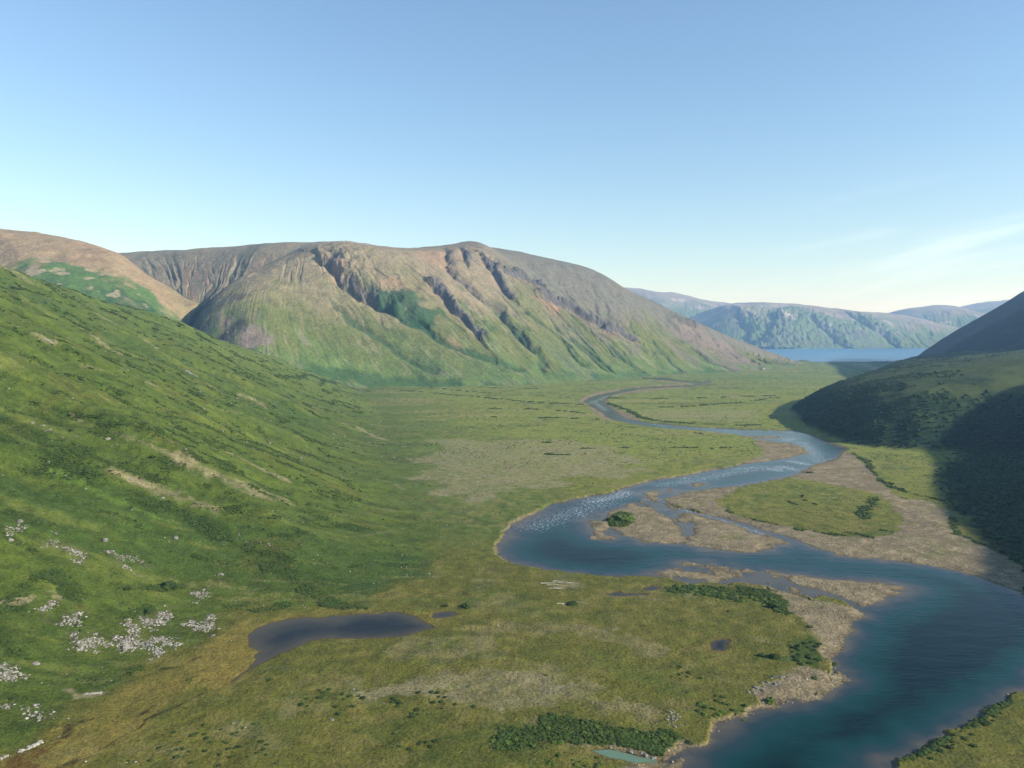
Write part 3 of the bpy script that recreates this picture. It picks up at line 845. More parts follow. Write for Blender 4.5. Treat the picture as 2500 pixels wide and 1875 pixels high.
# ---- water
wk = (w[fi] > -2.5) & (Y[fi] < 2700) & (Y[fi] > 125)
VW = V.copy()
VW[:, 2] = -0.9
foam = np.zeros(len(X), np.float32)
for px, r_, a_ in ((crop(A6, [(1040, 640), (980, 670), (880, 690), (790, 710)]), 26, 0.82), (crop(A6, [(720, 730), (860, 740)]), 16, 0.7), (crop(A6, [(640, 760), (700, 820)]), 16, 0.7), (crop(A7, [(280, 465), (350, 440), (420, 460)]), 20, 0.82),
                   (crop(A7, [(430, 400), (520, 420)]), 16, 0.9), (crop(A7, [(380, 240), (430, 225)]), 14, 0.72), (crop(A7, [(410, 175), (500, 190)]), 9, 0.7), (crop(A7, [(0, 460), (200, 440)]), 16, 0.72), (crop(A6, [(2150, 460), (2212, 470)]), 14, 0.9),
                   (crop(A6, [(1480, 530), (1520, 530)]), 10, 0.8), (crop(A3, [(780, 1040), (880, 1110)]), 8, 0.74), (crop(A3, [(900, 1000), (760, 1060)]), 8, 0.7), (crop(A6, [(1200, 690), (1280, 690)]), 12, 0.7), (crop(A3, [(1230, 1215), (1330, 1235)]), 6, 0.7), (crop(A6, [(2212, 440), (1900, 480), (1600, 540), (1300, 580)]), 22, 0.66), (crop(A7, [(500, 250), (600, 330), (620, 400)]), 22, 0.66), (crop(A6, [(900, 720), (600, 800), (350, 900)]), 34, 0.62), (crop(A6, [(1450, 760), (1700, 830), (2100, 960)]), 8, 0.68)):
    pts = flat(px, -0.9)
    rm = r_ * float(np.median(pts[:, 1])) / F * 0.5
    d = near(pts, X, Y, rm * 6)
    foam = np.maximum(foam, a_ * sstep(d, rm * 5, 0))
dep = np.maximum(0.07 * w + 0.004 * w * w, 0.0)
riff = fbm(X / 40, Y / 40, 3, 66)
dep = dep * (1 + 0.5 * riff) * (0.45 + 0.55 * sstep(Y, 520, 330) + 0.35 * sstep(Y, 600, 700))
dep = np.where(shoal > -4, np.minimum(dep, 0.22 + 0.05 * np.maximum(w, 0)), dep)
dep = np.minimum(dep, 0.05 + 0.022 * np.maximum(-bar_w, 0) + 0.0045 * bar_w * bar_w + 0.15 * np.maximum(riff, 0))
structure(sub_mesh('river', VW, FACES, wk, M_RIVER, {'depth': np.clip(dep, 0, 4).astype(np.float32), 'foam': foam}), 'blue and teal river winding in wide bends through the valley')
pond_labels = ['long dark pond with a pointed tail at the foot of the hillside', 'small dark pool just right of the long pond', 'small ragged dark pool alone in the olive flat near the river',
               'milky turquoise pool behind the cobble spit', 'narrow shallow pool in the grass by the river bend', 'tiny pool between the narrow pool and the river']
for k_, (s, lev, lb) in enumerate(zip(p_sd, POND_LEVEL, pond_labels)):
    VP = V.copy()
    VP[:, 2] = lev
    o = sub_mesh('pond', VP, FACES, s[fi] > -1.2, M_JADE if k_ == 3 else M_POND, {'depth': np.clip(s * 0.13 * (1.0 + 0.9 * fbm(X / 16, Y / 22, 3, 67) + 0.025 * (X + 95)), 0, 4).astype(np.float32)})
    structure(o, lb)
gx, gy = np.meshgrid(np.linspace(-4200, 7600, 120), np.linspace(3380, 9500, 80), indexing='ij')
fv = np.stack([gx, gy, np.full_like(gx, -2.2)], -1).reshape(-1, 3)
structure(add_mesh('fjord', fv, grid_faces(120, 80), M_FJORD, {'depth': np.clip((fv[:, 1] - 3450) / 400, 0, 4)}), 'blue fjord water beyond the mouth of the valley')


# ------------------------------------------------------------------ mountains: nets of surveyed points
def spline(P, n, axis, pos=None):
    """Catmull-Rom through the rows of P along an axis, n samples."""
    P = np.moveaxis(P, axis, 0)
    k = len(P)
    t = np.linspace(0, k - 1, n) if pos is None else pos
    i = np.clip(t.astype(int), 0, k - 2)
    f = (t - i).reshape((-1,) + (1,) * (P.ndim - 1))
    p0, p1, p2, p3 = P[np.maximum(i - 1, 0)], P[i], P[i + 1], P[np.minimum(i + 2, k - 1)]
    r = 0.5 * (2 * p1 + (p2 - p0) * f + (2 * p0 - 5 * p1 + 4 * p2 - p3) * f * f + (3 * p1 - p0 - 3 * p2 + p3) * f ** 3)
    return np.moveaxis(r, 0, axis)


class Net:
    def __init__(s, cols, nu, nv, upos=None, vpos=None):
        P = np.array(cols, float)
        s.nu, s.nv = nu, nv
        s.G = spline(spline(P, nv, 1, vpos), nu, 0, upos)
        s.k = P.shape
        s.u = np.repeat(np.linspace(0, 1, nu)[:, None], nv, 1)
        s.v = np.repeat((np.linspace(0, P.shape[1] - 1, nv) if vpos is None else vpos)[None], nu, 0)
        s.refresh()

    def refresh(s):
        x, y, z = s.G[..., 0], s.G[..., 1], s.G[..., 2]
        yv = np.maximum(y, 1)
        # photo position of each vertex, to find the points the photograph shows
        c = y * CP - (z - H) * SP
        s.px = 1250 + F * x / c
        s.py = 937.5 - F * (y * SP + (z - H) * CP) / c

    def find(s, pts):
        out = []
        for a, b in pts:
            d = (s.px - a) ** 2 + (s.py - b) ** 2 + 1e6 * (s.v > s.vmax)
            i = np.unravel_index(d.argmin(), d.shape)
            out.append(s.G[i])
        return np.array(out)

    def ditch(s, pts, width, depth, wall=0.0, wwall=40.0, taper=True):
        """Cut a gully along a line; wall raises the ground on its right, so its left-facing side is a cliff."""
        p = s.find(pts)
        X, Y = s.G[..., 0].astype(np.float32), s.G[..., 1].astype(np.float32)
        wob = fbm(X / 45, Y / 45, 3, 7) * width * 0.5
        d, side = seg_dist(p[:, :2], X + wob, Y + wob)
        cut = -depth * np.exp(-(d / width) ** 2)
        if wall:
            e = fbm(X / 30, Y / 30, 4, 9)
            cut = cut + np.where(side > 0, wall * (1 + 0.5 * e) * np.exp(-d / wwall), 0) * sstep(d, 0, 5)
        s.G[..., 2] += cut
        return d, side

    def build(s, name, mat, col, label):
        V = s.G.reshape(-1, 3)
        return structure(add_mesh(name, V, grid_faces(s.nu, s.nv), mat, {'tint': col.reshape(-1, 3).astype(np.float32), 'gravel': np.zeros(len(V), np.float32)}), label)


def ext(c, dy1, dz1, dy2, dz2):
    """Add a buried toe in front and a falling back behind the crest to a column of (foot, mid, crest)."""
    c = [np.array(p) for p in c]
    toe = c[0] + (c[0] - c[1]) * np.array([0.5, 0.5, 0]) + np.array([0, 0, -22.0])
    return [toe] + c + [c[-1] + np.array([-0.2 * dy1, dy1, dz1]), c[-1] + np.array([-0.2 * dy2, dy2, dz2])]


def A(px, py, Y):
    return at(px, py, float(Y))


MC = [
    [A(448, 846, 1960), A(505, 745, 2230), A(610, 692, 2700)],
    [A(455, 858, 1800), A(514, 736, 2000), A(625, 664, 2480)],
    [A(560, 876, 1740), A(580, 730, 1960), A(660, 642, 2480)],
    [A(650, 892, 1740), A(645, 732, 1970), A(700, 622, 2500)],
    [A(800, 915, 1790), A(730, 740, 2020), A(740, 605, 2500)],
    [A(970, 936, 1830), A(840, 746, 2060), A(780, 597, 2470)],
    [A(1140, 944, 1840), A(940, 754, 2090), A(830, 595, 2440)],
    [A(1250, 940, 1880), A(1040, 757, 2110), A(890, 600, 2430)],
    [A(1330, 935, 1950), A(1150, 760, 2180), A(966, 608, 2460)],
    [A(1415, 929, 2040), A(1260, 766, 2290), A(1085, 609, 2550)],
    [A(1495, 924, 2140), A(1345, 770, 2390), A(1175, 598, 2640)],
    [A(1530, 921, 2190), A(1378, 776, 2430), A(1216, 612, 2665)],
    [A(1575, 918, 2260), A(1435, 786, 2490), A(1292, 623, 2730)],
    [A(1655, 912, 2400), A(1555, 795, 2600), A(1447, 659, 2820)],
    [A(1735, 908, 2500), A(1645, 825, 2690), A(1537, 709, 2900)],
    [A(1830, 903, 2650), A(1765, 855, 2810), A(1695, 785, 2990)],
    [A(1890, 899, 2780), A(1845, 872, 2930), A(1786, 825, 3080)],
    [A(1930, 896, 2900), A(1900, 882, 3050), A(1865, 856, 3180)],
    [A(1960, 894, 3050), A(1955, 890, 3150), A(1944, 884, 3280)],
]
vp = np.concatenate([np.linspace(0, 3, 330, endpoint=False), np.linspace(3, 5, 40)])
mt = Net([ext(c, 500, -10, 1300, -260) for c in MC], 950, len(vp), None, vp)
mt.vmax = 3.05
U, VV = mt.u, mt.v
gx_, gy_ = mt.G[..., 0], mt.G[..., 1]
env = sstep(VV, 0.9, 1.5)
ugul = U * 16 * 3.2
wrp = 0.5 * fbm(U * 16, VV * 2.5, 3, 101)
gul = 1 - np.abs(fbm(ugul + wrp, VV * 0.8, 3, 102))
gul2 = 1 - np.abs(fbm(ugul * 3.1 + wrp * 2, VV * 1.6, 3, 103))
right = sstep(U, 0.42, 0.66)
lowv = sstep(VV, 2.9, 2.3)
mt.G[..., 2] -= env * lowv * ((3 + 4 * right) * sstep(gul, 0.74, 1.0) * sstep(fbm(U * 9, VV * 1.1, 3, 108), -0.35, 0.4) + (0.8 + 1.2 * right) * sstep(gul2, 0.75, 1.0))
crag = np.maximum(0, 1 - 2.2 * np.abs(fbm(gx_ / 60, gy_ / 60, 5, 115, 0.62)))
mt.G[..., 2] += sstep(VV, 1.5, 2.1) * sstep(VV, 3.0, 2.7) * right * 5.0 * crag * sstep(fbm(gx_ / 150, gy_ / 150, 3, 116), 0.0, 0.5)
mt.G[..., 2] += sstep(VV, 0.8, 1.3) * (4.5 * fbm(gx_ / 130, gy_ / 130, 4, 104) + 1.6 * fbm(gx_ / 28, gy_ / 28, 3, 105)) * (1 - 0.75 * sstep(np.abs(VV - 3), 0.35, 0.0))
B2, B1, B3, B1z = (600, 550), (0, 500), (1200, 650), (350, 580)
mt.refresh()
D = {}
G_MAIN = crop(B2, [(640, 280), (720, 345), (735, 410), (800, 460), (900, 530), (960, 560), (1060, 610), (1150, 660), (1250, 720), (1400, 810), (1520, 880), (1620, 940), (1750, 970), (1900, 1030), (2100, 1100)])
D['g1'] = mt.ditch(G_MAIN[:7], 26, 26, 26, 90)
D['g1b'] = mt.ditch(G_MAIN[6:], 16, 9)
D['g2'] = mt.ditch(crop(B2, [(1550, 200), (1560, 330), (1600, 400), (1740, 510), (1850, 590), (1950, 640), (2020, 740), (2100, 820), (2200, 930)]), 16, 12, 9, 60)
D['g2b'] = mt.ditch(crop(B3, [(30, 330), (100, 400), (160, 450), (280, 580), (380, 690), (380, 790)]), 14, 9)
D['rib1'] = mt.ditch(crop(B2, [(1460, 500), (1530, 570), (1590, 660), (1700, 760), (1790, 870)]), 12, 10, 22, 45)
D['rib2'] = mt.ditch(crop(B2, [(1860, 310), (1900, 370), (1940, 430), (2000, 500), (2050, 560)]), 12, 9, 20, 45)
D['rib3'] = mt.ditch(crop(B3, [(100, 70), (250, 110), (380, 190)]), 10, 7, 15, 30)
D['rib4'] = mt.ditch(crop(B3, [(400, 240), (500, 290), (640, 350), (780, 440), (850, 480)]), 11, 8, 20, 40)
D['rib5'] = mt.ditch(crop(B3, [(880, 500), (1000, 540), (1080, 580)]), 11, 6, 14, 35)
D['rib6'] = mt.ditch(crop(B3, [(1450, 430), (1510, 455), (1570, 475)]), 9, 5, 14, 30)
D['rib7'] = mt.ditch(crop(B2, [(1680, 220), (1700, 280)]), 10, 6, 14, 30)
for pts in ([(260, 360), (500, 520), (650, 700), (700, 760)], [(640, 560), (800, 700), (920, 800)], [(1260, 590), (1370, 720), (1450, 790)], [(1550, 620), (1700, 740), (1850, 800)], [(500, 480), (700, 650), (860, 780)], [(920, 620), (1080, 760), (1150, 800)]):
    D['s%d' % len(D)] = mt.ditch(crop(B3, pts), 12, 7, 3, 30)
Z5 = 500.0 / 2212.0
D['gorge4'] = mt.ditch(zz(*B1z, [(900, 930), (820, 1010), (780, 1060)], Z5), 22, 10)
D['fold'] = mt.ditch(crop(B2, [(680, 620), (850, 760), (1000, 850), (1160, 960), (1300, 1040), (1450, 1110)]), 14, 7)
for kk in ('rib1', 'rib2', 'rib3', 'rib4', 'rib5', 'rib6', 'rib7', 'g1'):
    d_, s_ = D[kk]
    mt.G[..., 2] += 8.0 * np.maximum(0, 1 - 2.5 * np.abs(fbm(gx_ / 20, gy_ / 20, 3, 118))) * np.exp(-d_ / 30) * (s_ > 0) * sstep(d_, 2, 9)
n1, n2 = fbm(gx_ / 160, gy_ / 160, 4, 111), fbm(gx_ / 45, gy_ / 45, 4, 112)
st = fbm(ugul * 1.3 + wrp, VV * 1.2, 4, 113)
st2 = fbm(ugul * 3.5 + wrp, VV * 2.2, 3, 114)
hgt = VV - 1.0
st3 = fbm(ugul * 8 + wrp * 3, VV * 4, 3, 117)
mc = np.tile(lin(92, 98, 54), mt.G.shape[:2] + (1,))
mc = mixc(mc, lin(84, 104, 54), sstep(0.8 - hgt + 0.5 * st, 0.0, 0.8))
mc = mixc(mc, lin(126, 116, 94), sstep(hgt + 0.40 * n1 + 0.25 * st, 0.95, 1.55) * 0.9)
mc = mixc(mc, lin(112, 102, 92), sstep(hgt + 0.4 * n2, 1.5, 2.0) * 0.7)
mc = mixc(mc, lin(144, 120, 96), sstep(n1 * 0.6 + st2 * 0.6 + hgt * 0.4, 0.75, 1.15) * 0.45)
mc = mixc(mc, lin(54, 78, 44), sstep(st * 0.7 + st2 * 0.4 - hgt * 0.35, 0.18, 0.6) * 0.7)
mc = mixc(mc, lin(126, 116, 98), sstep(st3 + 0.5 * st - 0.3 * n2, 0.45, 0.9) * 0.5)
mc = mixc(mc, lin(58, 76, 44), sstep(-st3 + 0.5 * n2 - 0.3 * hgt, 0.35, 0.8) * 0.5)
mc = mixc(mc, lin(104, 98, 86), right * sstep(st * 0.8 - n1 * 0.3 + 0.3 * st2 + 0.25 * hgt, 0.1, 0.6) * 0.75)
mc = mixc(mc, lin(98, 97, 88), right * sstep(hgt + 0.3 * n1, 0.85, 1.5) * 0.85)
mc = mixc(mc, lin(132, 119, 92), (1 - right) * sstep(hgt + 0.35 * n1 + 0.2 * st3, 0.55, 1.35) * 0.6)
mc = mixc(mc, lin(66, 84, 46), sstep(n2 * 0.7 + st * 0.5 - 0.25 * hgt, 0.3, 0.75) * 0.5)
mc = mixc(mc, lin(150, 144, 134), sstep(np.abs(VV - 3.05), 0.12, 0.0) * sstep(mt.px, 480, 560) * sstep(mt.px, 980, 880) * 0.7)


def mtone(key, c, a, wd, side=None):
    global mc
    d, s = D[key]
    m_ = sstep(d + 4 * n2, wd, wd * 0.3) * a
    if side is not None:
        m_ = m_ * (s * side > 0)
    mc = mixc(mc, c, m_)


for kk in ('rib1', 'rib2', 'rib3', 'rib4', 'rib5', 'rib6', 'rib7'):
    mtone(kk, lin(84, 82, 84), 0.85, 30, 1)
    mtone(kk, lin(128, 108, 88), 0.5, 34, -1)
mtone('g1', lin(92, 84, 80), 0.8, 46, 1)
mtone('g1b', lin(44, 72, 42), 0.8, 16)
mtone('g2', lin(92, 86, 80), 0.6, 26)
mtone('g2b', lin(50, 76, 44), 0.7, 15)
mtone('fold', lin(48, 74, 42), 0.7, 14)
for kk in [k for k in D if k[0] == 's']:
    mtone(kk, lin(48, 72, 42), 0.6, 13)


def mpatch(pts, c, a, soft=14, rough=26):
    global mc
    p = mt.find(pts)
    s = sdf(p[:, :2], gx_.ravel().astype(np.float32), gy_.ravel().astype(np.float32), 80).reshape(gx_.shape)
    mc = mixc(mc, c, sstep(s + rough * n2, -soft, soft) * a)


mpatch(crop(B2, [(960, 500), (1060, 530), (1160, 520), (1300, 560), (1460, 680), (1480, 800), (1380, 800), (1250, 720), (1100, 620)]), lin(40, 74, 44), 0.85)
mpatch(crop(B2, [(1650, 620), (1800, 680), (1900, 800), (1750, 720)]), lin(48, 80, 46), 0.6)
mpatch(zz(*B1z, [(620, 1000), (760, 920), (760, 1080), (1000, 1160), (1160, 1180), (1150, 1320), (900, 1240), (600, 1150)], Z5), lin(38, 66, 42), 0.9)
mpatch(zz(*B1z, [(880, 880), (1180, 900), (1420, 1060), (1380, 1160), (1100, 1160), (960, 1120)], Z5), lin(112, 100, 94), 0.85)
mpatch(crop(B2, [(380, 1060), (800, 1110), (1300, 1190), (1700, 1240), (2212, 1230), (2212, 1270), (1600, 1270), (700, 1180), (380, 1110)]), lin(52, 80, 46), 0.7)
mpatch(crop(B3, [(0, 840), (400, 800), (800, 850), (1000, 820), (1500, 800), (1850, 810), (1300, 850), (1000, 870), (500, 870), (0, 900)]), lin(52, 82, 46), 0.6)
mpatch(crop(B3, [(1380, 500), (1700, 520), (1900, 640), (2100, 760), (1900, 770), (1650, 640)]), lin(112, 100, 92), 0.75)
mpatch(crop(B3, [(350, 250), (520, 320), (570, 380), (430, 360)]), lin(150, 118, 92), 0.7)
mpatch(crop(B2, [(1250, 210), (1540, 200), (1560, 330), (1450, 330)]), lin(150, 122, 96), 0.5)
mpatch(crop(B2, [(560, 260), (720, 330), (720, 400), (600, 330)]), lin(148, 122, 98), 0.5)
mpatch(crop(B2, [(1050, 450), (1250, 500), (1150, 530), (1000, 500)]), lin(148, 120, 96), 0.5)
mc = mixc(mc, lin(60, 58, 60), sstep(U + 0.05 * n2 + 0.04 * st2, 0.15, 0.06) * sstep(hgt, 1.5, 0.9) * 0.85)  # shade of the gorge wall painted into the rib's left-facing rock
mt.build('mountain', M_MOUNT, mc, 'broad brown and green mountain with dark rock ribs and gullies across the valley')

# ---- the plateau behind the ravine
BPC = [
    [A(280, 745, 2600), A(270, 690, 2800), A(200, 622, 3150)], [A(380, 765, 2550), A(385, 692, 2760), A(350, 617, 3080)], [A(440, 778, 2500), A(460, 696, 2720), A(450, 612, 3000)],
    [A(470, 775, 2470), A(515, 694, 2680), A(545, 607, 2930)], [A(510, 760, 2450), A(570, 690, 2650), A(625, 599, 2870)], [A(600, 745, 2450), A(680, 680, 2620), A(730, 594, 2830)],
    [A(800, 745, 2450), A(850, 680, 2620), A(880, 602, 2830)]]
bp = Net([ext(c, 400, -10, 1200, -260) for c in BPC], 420, 220, None, np.concatenate([np.linspace(0, 3, 190, endpoint=False), np.linspace(3, 5, 30)]))
bp.vmax = 3.05
bx, by = bp.G[..., 0], bp.G[..., 1]
bu = bp.u * 6 * 3.2 + 0.9 * fbm(bp.u * 9, bp.v * 1.5, 4, 211)
bst, bst2 = fbm(bu, bp.v * 0.8, 4, 212), fbm(bu * 3.2, bp.v * 1.6, 3, 213)
bp.G[..., 2] -= sstep(bp.v, 0.9, 1.4) * sstep(bp.v, 2.85, 2.3) * (13 * sstep(bst, -0.2, 0.9) + 3 * sstep(bst2, 0, 0.7))
bp.G[..., 2] += 3 * fbm(bx / 90, by / 90, 4, 214) * sstep(np.abs(bp.v - 3), 0.0, 0.3)
bc = np.tile(lin(124, 114, 92), bp.G.shape[:2] + (1,))
bc = mixc(bc, lin(92, 92, 74), sstep(bst + 0.4 * fbm(bx / 60, by / 60, 3, 215), -0.1, 0.6) * 0.8)
bc = mixc(bc, lin(146, 116, 90), sstep(-bst + 0.4 * bst2, 0.25, 0.7) * sstep(bp.v, 2.7, 2.0) * 0.6)
bc = mixc(bc, lin(78, 76, 74), sstep(bst2 + 0.6 * bst, 0.35, 0.8) * sstep(bp.v, 2.6, 1.8) * 0.7)
bp.build('plateau', M_MOUNT, bc, 'bare brown plateau edge with streaked slopes behind the ravine')

# ---- the spur left of the gorge
SPU_PX = [
    [(-420, 830, 1529), (-330, 690, 1934), (-300, 520, 2474)],
    [(-50, 800, 1664), (-20, 680, 1934), (-60, 548, 2384)],
    [(120, 800, 1709), (90, 670, 1934), (0, 560, 2340)],
    [(210, 815, 1709), (160, 675, 1934), (100, 572, 2340)],
    [(300, 835, 1709), (240, 690, 1934), (190, 590, 2303)],
    [(350, 845, 1727), (300, 705, 1934), (250, 606, 2249)],
    [(395, 855, 1754), (345, 725, 1951), (292, 626, 2204)],
    [(430, 862, 1781), (395, 760, 1951), (340, 660, 2160)],
    [(448, 866, 1817), (430, 780, 1980), (395, 694, 2141)],
    [(455, 868, 1871), (455, 800, 2006), (446, 726, 2123)],
    [(455, 872, 1934), (458, 815, 2051), (494, 750, 2131)],
    [(450, 875, 2160), (450, 840, 2204), (470, 800, 2249)],
]
vp2 = np.concatenate([np.linspace(0, 3, 200, endpoint=False), np.linspace(3, 5, 36)])
SPU = [[A(*q_) for q_ in c] for c in SPU_PX]
sp = Net([ext(c, 160, -30, 420, -140) for c in SPU], 420, len(vp2), None, vp2)
sp.vmax = 3.05
x_, y_ = sp.G[..., 0], sp.G[..., 1]
sp.G[..., 2] += (1 - 0.7 * sstep(np.abs(sp.v - 3), 0.3, 0)) * (4 * fbm(x_ / 90, y_ / 90, 4, 121) + 1.4 * fbm(x_ / 22, y_ / 22, 3, 122))
q1, q2 = fbm(x_ / 110, y_ / 110, 4, 123), fbm(x_ / 30, y_ / 30, 4, 124)
hv = sp.v - 1
sc_ = np.tile(lin(76, 100, 52), sp.G.shape[:2] + (1,))
sc_ = mixc(sc_, lin(140, 120, 92), sstep(hv + 0.35 * q1 + 0.2 * q2, 0.95, 1.25) * 0.95)
sc_ = mixc(sc_, lin(44, 76, 44), sstep(q1 + 0.6 * q2 - np.abs(hv - 0.85) * 0.8, -0.1, 0.3) * sstep(hv, 1.45, 1.2) * 0.85)
sc_ = mixc(sc_, lin(150, 136, 110), sstep(q2 - 0.3 * q1, 0.45, 0.8) * sstep(np.abs(hv - 1.0), 0.55, 0.1) * 0.8)
sc_ = mixc(sc_, lin(152, 124, 96), sstep(q1 + 0.5 * hv, 1.0, 1.4) * 0.45)
sc_ = mixc(sc_, lin(120, 114, 80), sstep(sp.u, 0.68, 0.85) * 0.7)
sp.build('hill', M_MOUNT, sc_, 'rounded tan hill with dark green scrub patches left of the gorge')

# ---- far mountains over the fjord


def far_net(cols, nu, nv, seed, name, label, rock, cliff=None, shadeamp=1.0):
    vpx = np.concatenate([np.linspace(0, 3, nv, endpoint=False), np.linspace(3, 5, 20)])
    n = Net([ext(c, 600, -10, 2200, -400) for c in cols], nu, len(vpx), None, vpx)
    n.vmax = 3.05
    x, y = n.G[..., 0], n.G[..., 1]
    ug = n.u * len(cols) * 1.6
    g = 1 - np.abs(fbm(ug + 0.4 * fbm(x / 300, y / 300, 3, seed), n.v * 0.7, 3, seed + 1))
    g2 = 1 - np.abs(fbm(ug * 3.3, n.v * 1.2, 3, seed + 2))
    body = sstep(n.v, 0.8, 1.4) * sstep(n.v, 3.0, 2.5)
    n.G[..., 2] -= body * shadeamp * (11 * sstep(g, 0.7, 1.0) * sstep(fbm(x / 500, y / 500, 3, seed + 8), -0.4, 0.4) + 6 * sstep(g2, 0.72, 1.0))
    n.G[..., 2] += (1 - 0.8 * sstep(np.abs(n.v - 3), 0.4, 0)) * sstep(n.v, 0.8, 1.3) * 16 * fbm(x / 280, y / 280, 4, seed + 3)
    n.refresh()
    if cliff:
        for pts, wdt, dpt, wl_ in cliff:
            n.ditch(pts, wdt, dpt, wl_, 160)
    a, b = fbm(x / 420, y / 420, 4, seed + 4), fbm(x / 130, y / 130, 4, seed + 5)
    h = n.v - 1
    c = np.tile(lin(82, 98, 62), n.G.shape[:2] + (1,))
    c = mixc(c, lin(128, 116, 104), sstep(h + 0.4 * a + 0.2 * b, 1.2, 1.9) * 0.9)
    c = mixc(c, lin(86, 84, 82), sstep(b + 0.5 * a + rock, 0.35, 0.8) * 0.5)
    c = mixc(c, lin(158, 148, 138), sstep(b - 0.4 * a, 0.55, 0.9) * sstep(h, 0.6, 1.2) * 0.6)
    n.build(name, M_FAR, c, label)
    return n


far_net([
    [A(1380, 840, 8200), A(1390, 800, 8700), A(1400, 715, 9300)], [A(1500, 840, 8200), A(1510, 785, 8700), A(1520, 708, 9300)], [A(1580, 835, 8200), A(1590, 770, 8600), A(1590, 711, 9300)],
    [A(1650, 825, 8200), A(1655, 775, 8600), A(1660, 723, 9300)], [A(1710, 815, 8200), A(1715, 778, 8600), A(1710, 731, 9300)], [A(1770, 800, 8200), A(1775, 770, 8700), A(1770, 742, 9300)],
    [A(1850, 800, 8400), A(1850, 775, 8900), A(1850, 752, 9400)], [A(1960, 820, 8400), A(1960, 790, 8900), A(1960, 760, 9500)]], 260, 120, 131, 'far_plateau', 'hazy blue plateau with a shaded cliff rim far behind the fjord', 0.35)
far_net([
    [A(1580, 845, 7300), A(1610, 842, 7450), A(1640, 838, 7600)], [A(1660, 850, 7000), A(1670, 830, 7200), A(1690, 800, 7500)], [A(1720, 852, 6800), A(1730, 815, 7050), A(1745, 775, 7450)],
    [A(1780, 852, 6720), A(1785, 800, 7000), A(1790, 752, 7450)], [A(1840, 852, 6700), A(1840, 795, 7000), A(1835, 745, 7600)], [A(1910, 851, 6700), A(1900, 795, 7000), A(1890, 743, 7700)],
    [A(1990, 851, 6700), A(1975, 798, 7000), A(1960, 748, 7700)], [A(2070, 850, 6720), A(2050, 800, 7050), A(2030, 755, 7700)], [A(2150, 850, 6750), A(2120, 805, 7050), A(2100, 762, 7700)],
    [A(2230, 850, 6800), A(2200, 812, 7100), A(2170, 770, 7700)], [A(2300, 849, 6900), A(2270, 820, 7200), A(2235, 775, 7700)], [A(2400, 848, 7000), A(2380, 830, 7300), A(2340, 800, 7700)], [A(2560, 846, 7100), A(2540, 838, 7400), A(2500, 825, 7700)]],
    520, 160, 141, 'far_mountain', 'hazy green mountain with steep gullies above the far shore of the fjord', 0.1,
    [(zz(1500, 680, [(1760, 440), (1740, 540), (1690, 660), (1640, 720)], Z5), 60, 40, 90), (zz(1500, 680, [(1380, 420), (1440, 520), (1480, 640)], Z5), 50, 40, 70),
     (crop(A4, [(640, 460), (740, 540), (800, 600)]), 45, 40, 40), (crop(A4, [(900, 380), (1050, 470), (1200, 580)]), 40, 35, 30)])
far_net([
    [A(2080, 842, 7900), A(2090, 815, 8200), A(2130, 785, 8600)], [A(2160, 846, 7700), A(2170, 810, 8100), A(2180, 785, 8600)], [A(2250, 848, 7600), A(2250, 800, 8100), A(2240, 765, 8600)],
    [A(2320, 848, 7600), A(2310, 795, 8100), A(2290, 754, 8600)], [A(2400, 848, 7600), A(2380, 795, 8100), A(2345, 753, 8600)], [A(2480, 848, 7700), A(2450, 800, 8100), A(2400, 765, 8600)], [A(2600, 848, 7800), A(2560, 815, 8200), A(2480, 790, 8600)]],
    240, 110, 151, 'far_hill', 'hazy rounded hill with a shaded hollow beyond the fjord, right of the gullied mountain', 0.0)
far_net([
    [A(2250, 838, 9400), A(2260, 800, 9800), A(2280, 775, 10300)], [A(2340, 838, 9400), A(2345, 790, 9800), A(2350, 762, 10300)], [A(2420, 838, 9400), A(2420, 785, 9800), A(2420, 748, 10300)],
    [A(2500, 838, 9400), A(2495, 780, 9800), A(2490, 737, 10300)], [A(2650, 838, 9400), A(2640, 775, 9800), A(2620, 730, 10300)]], 150, 90, 161, 'far_ridge', 'palest blue ridge, the farthest, at the right above the fjord', 0.2)


# ---- shaded valley walls on the right
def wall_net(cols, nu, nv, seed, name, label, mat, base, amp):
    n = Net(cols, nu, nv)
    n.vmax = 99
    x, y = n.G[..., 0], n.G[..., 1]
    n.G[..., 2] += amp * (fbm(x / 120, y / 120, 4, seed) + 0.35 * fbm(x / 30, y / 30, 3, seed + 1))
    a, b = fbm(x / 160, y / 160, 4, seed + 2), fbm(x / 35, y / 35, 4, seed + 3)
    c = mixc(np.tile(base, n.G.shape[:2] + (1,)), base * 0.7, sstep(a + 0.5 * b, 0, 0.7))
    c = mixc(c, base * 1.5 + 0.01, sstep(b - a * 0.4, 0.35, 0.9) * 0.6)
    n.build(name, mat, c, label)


def slope_line(pts, Y, dY=0.0):
    return [A(px, py, Y + dY * i) for i, (px, py) in enumerate(pts)]


R1 = [(2150, 900), (2222, 880), (2260, 856), (2340, 806), (2420, 760), (2500, 713), (2620, 640), (2760, 570)]
R2 = [(2200, 905), (2278, 879), (2340, 842), (2400, 808), (2500, 758), (2620, 690), (2760, 610), (2900, 540)]
def side_slope(line, Y0, Ys, shifts, drops):
    """The same slope at three distances down the valley, stepping outwards as the fjord widens."""
    base = np.array(slope_line(line, Y0, 12))
    return [base + np.array([sh, Y_ - Y0, -dr]) for Y_, sh, dr in zip(Ys, shifts, drops)]


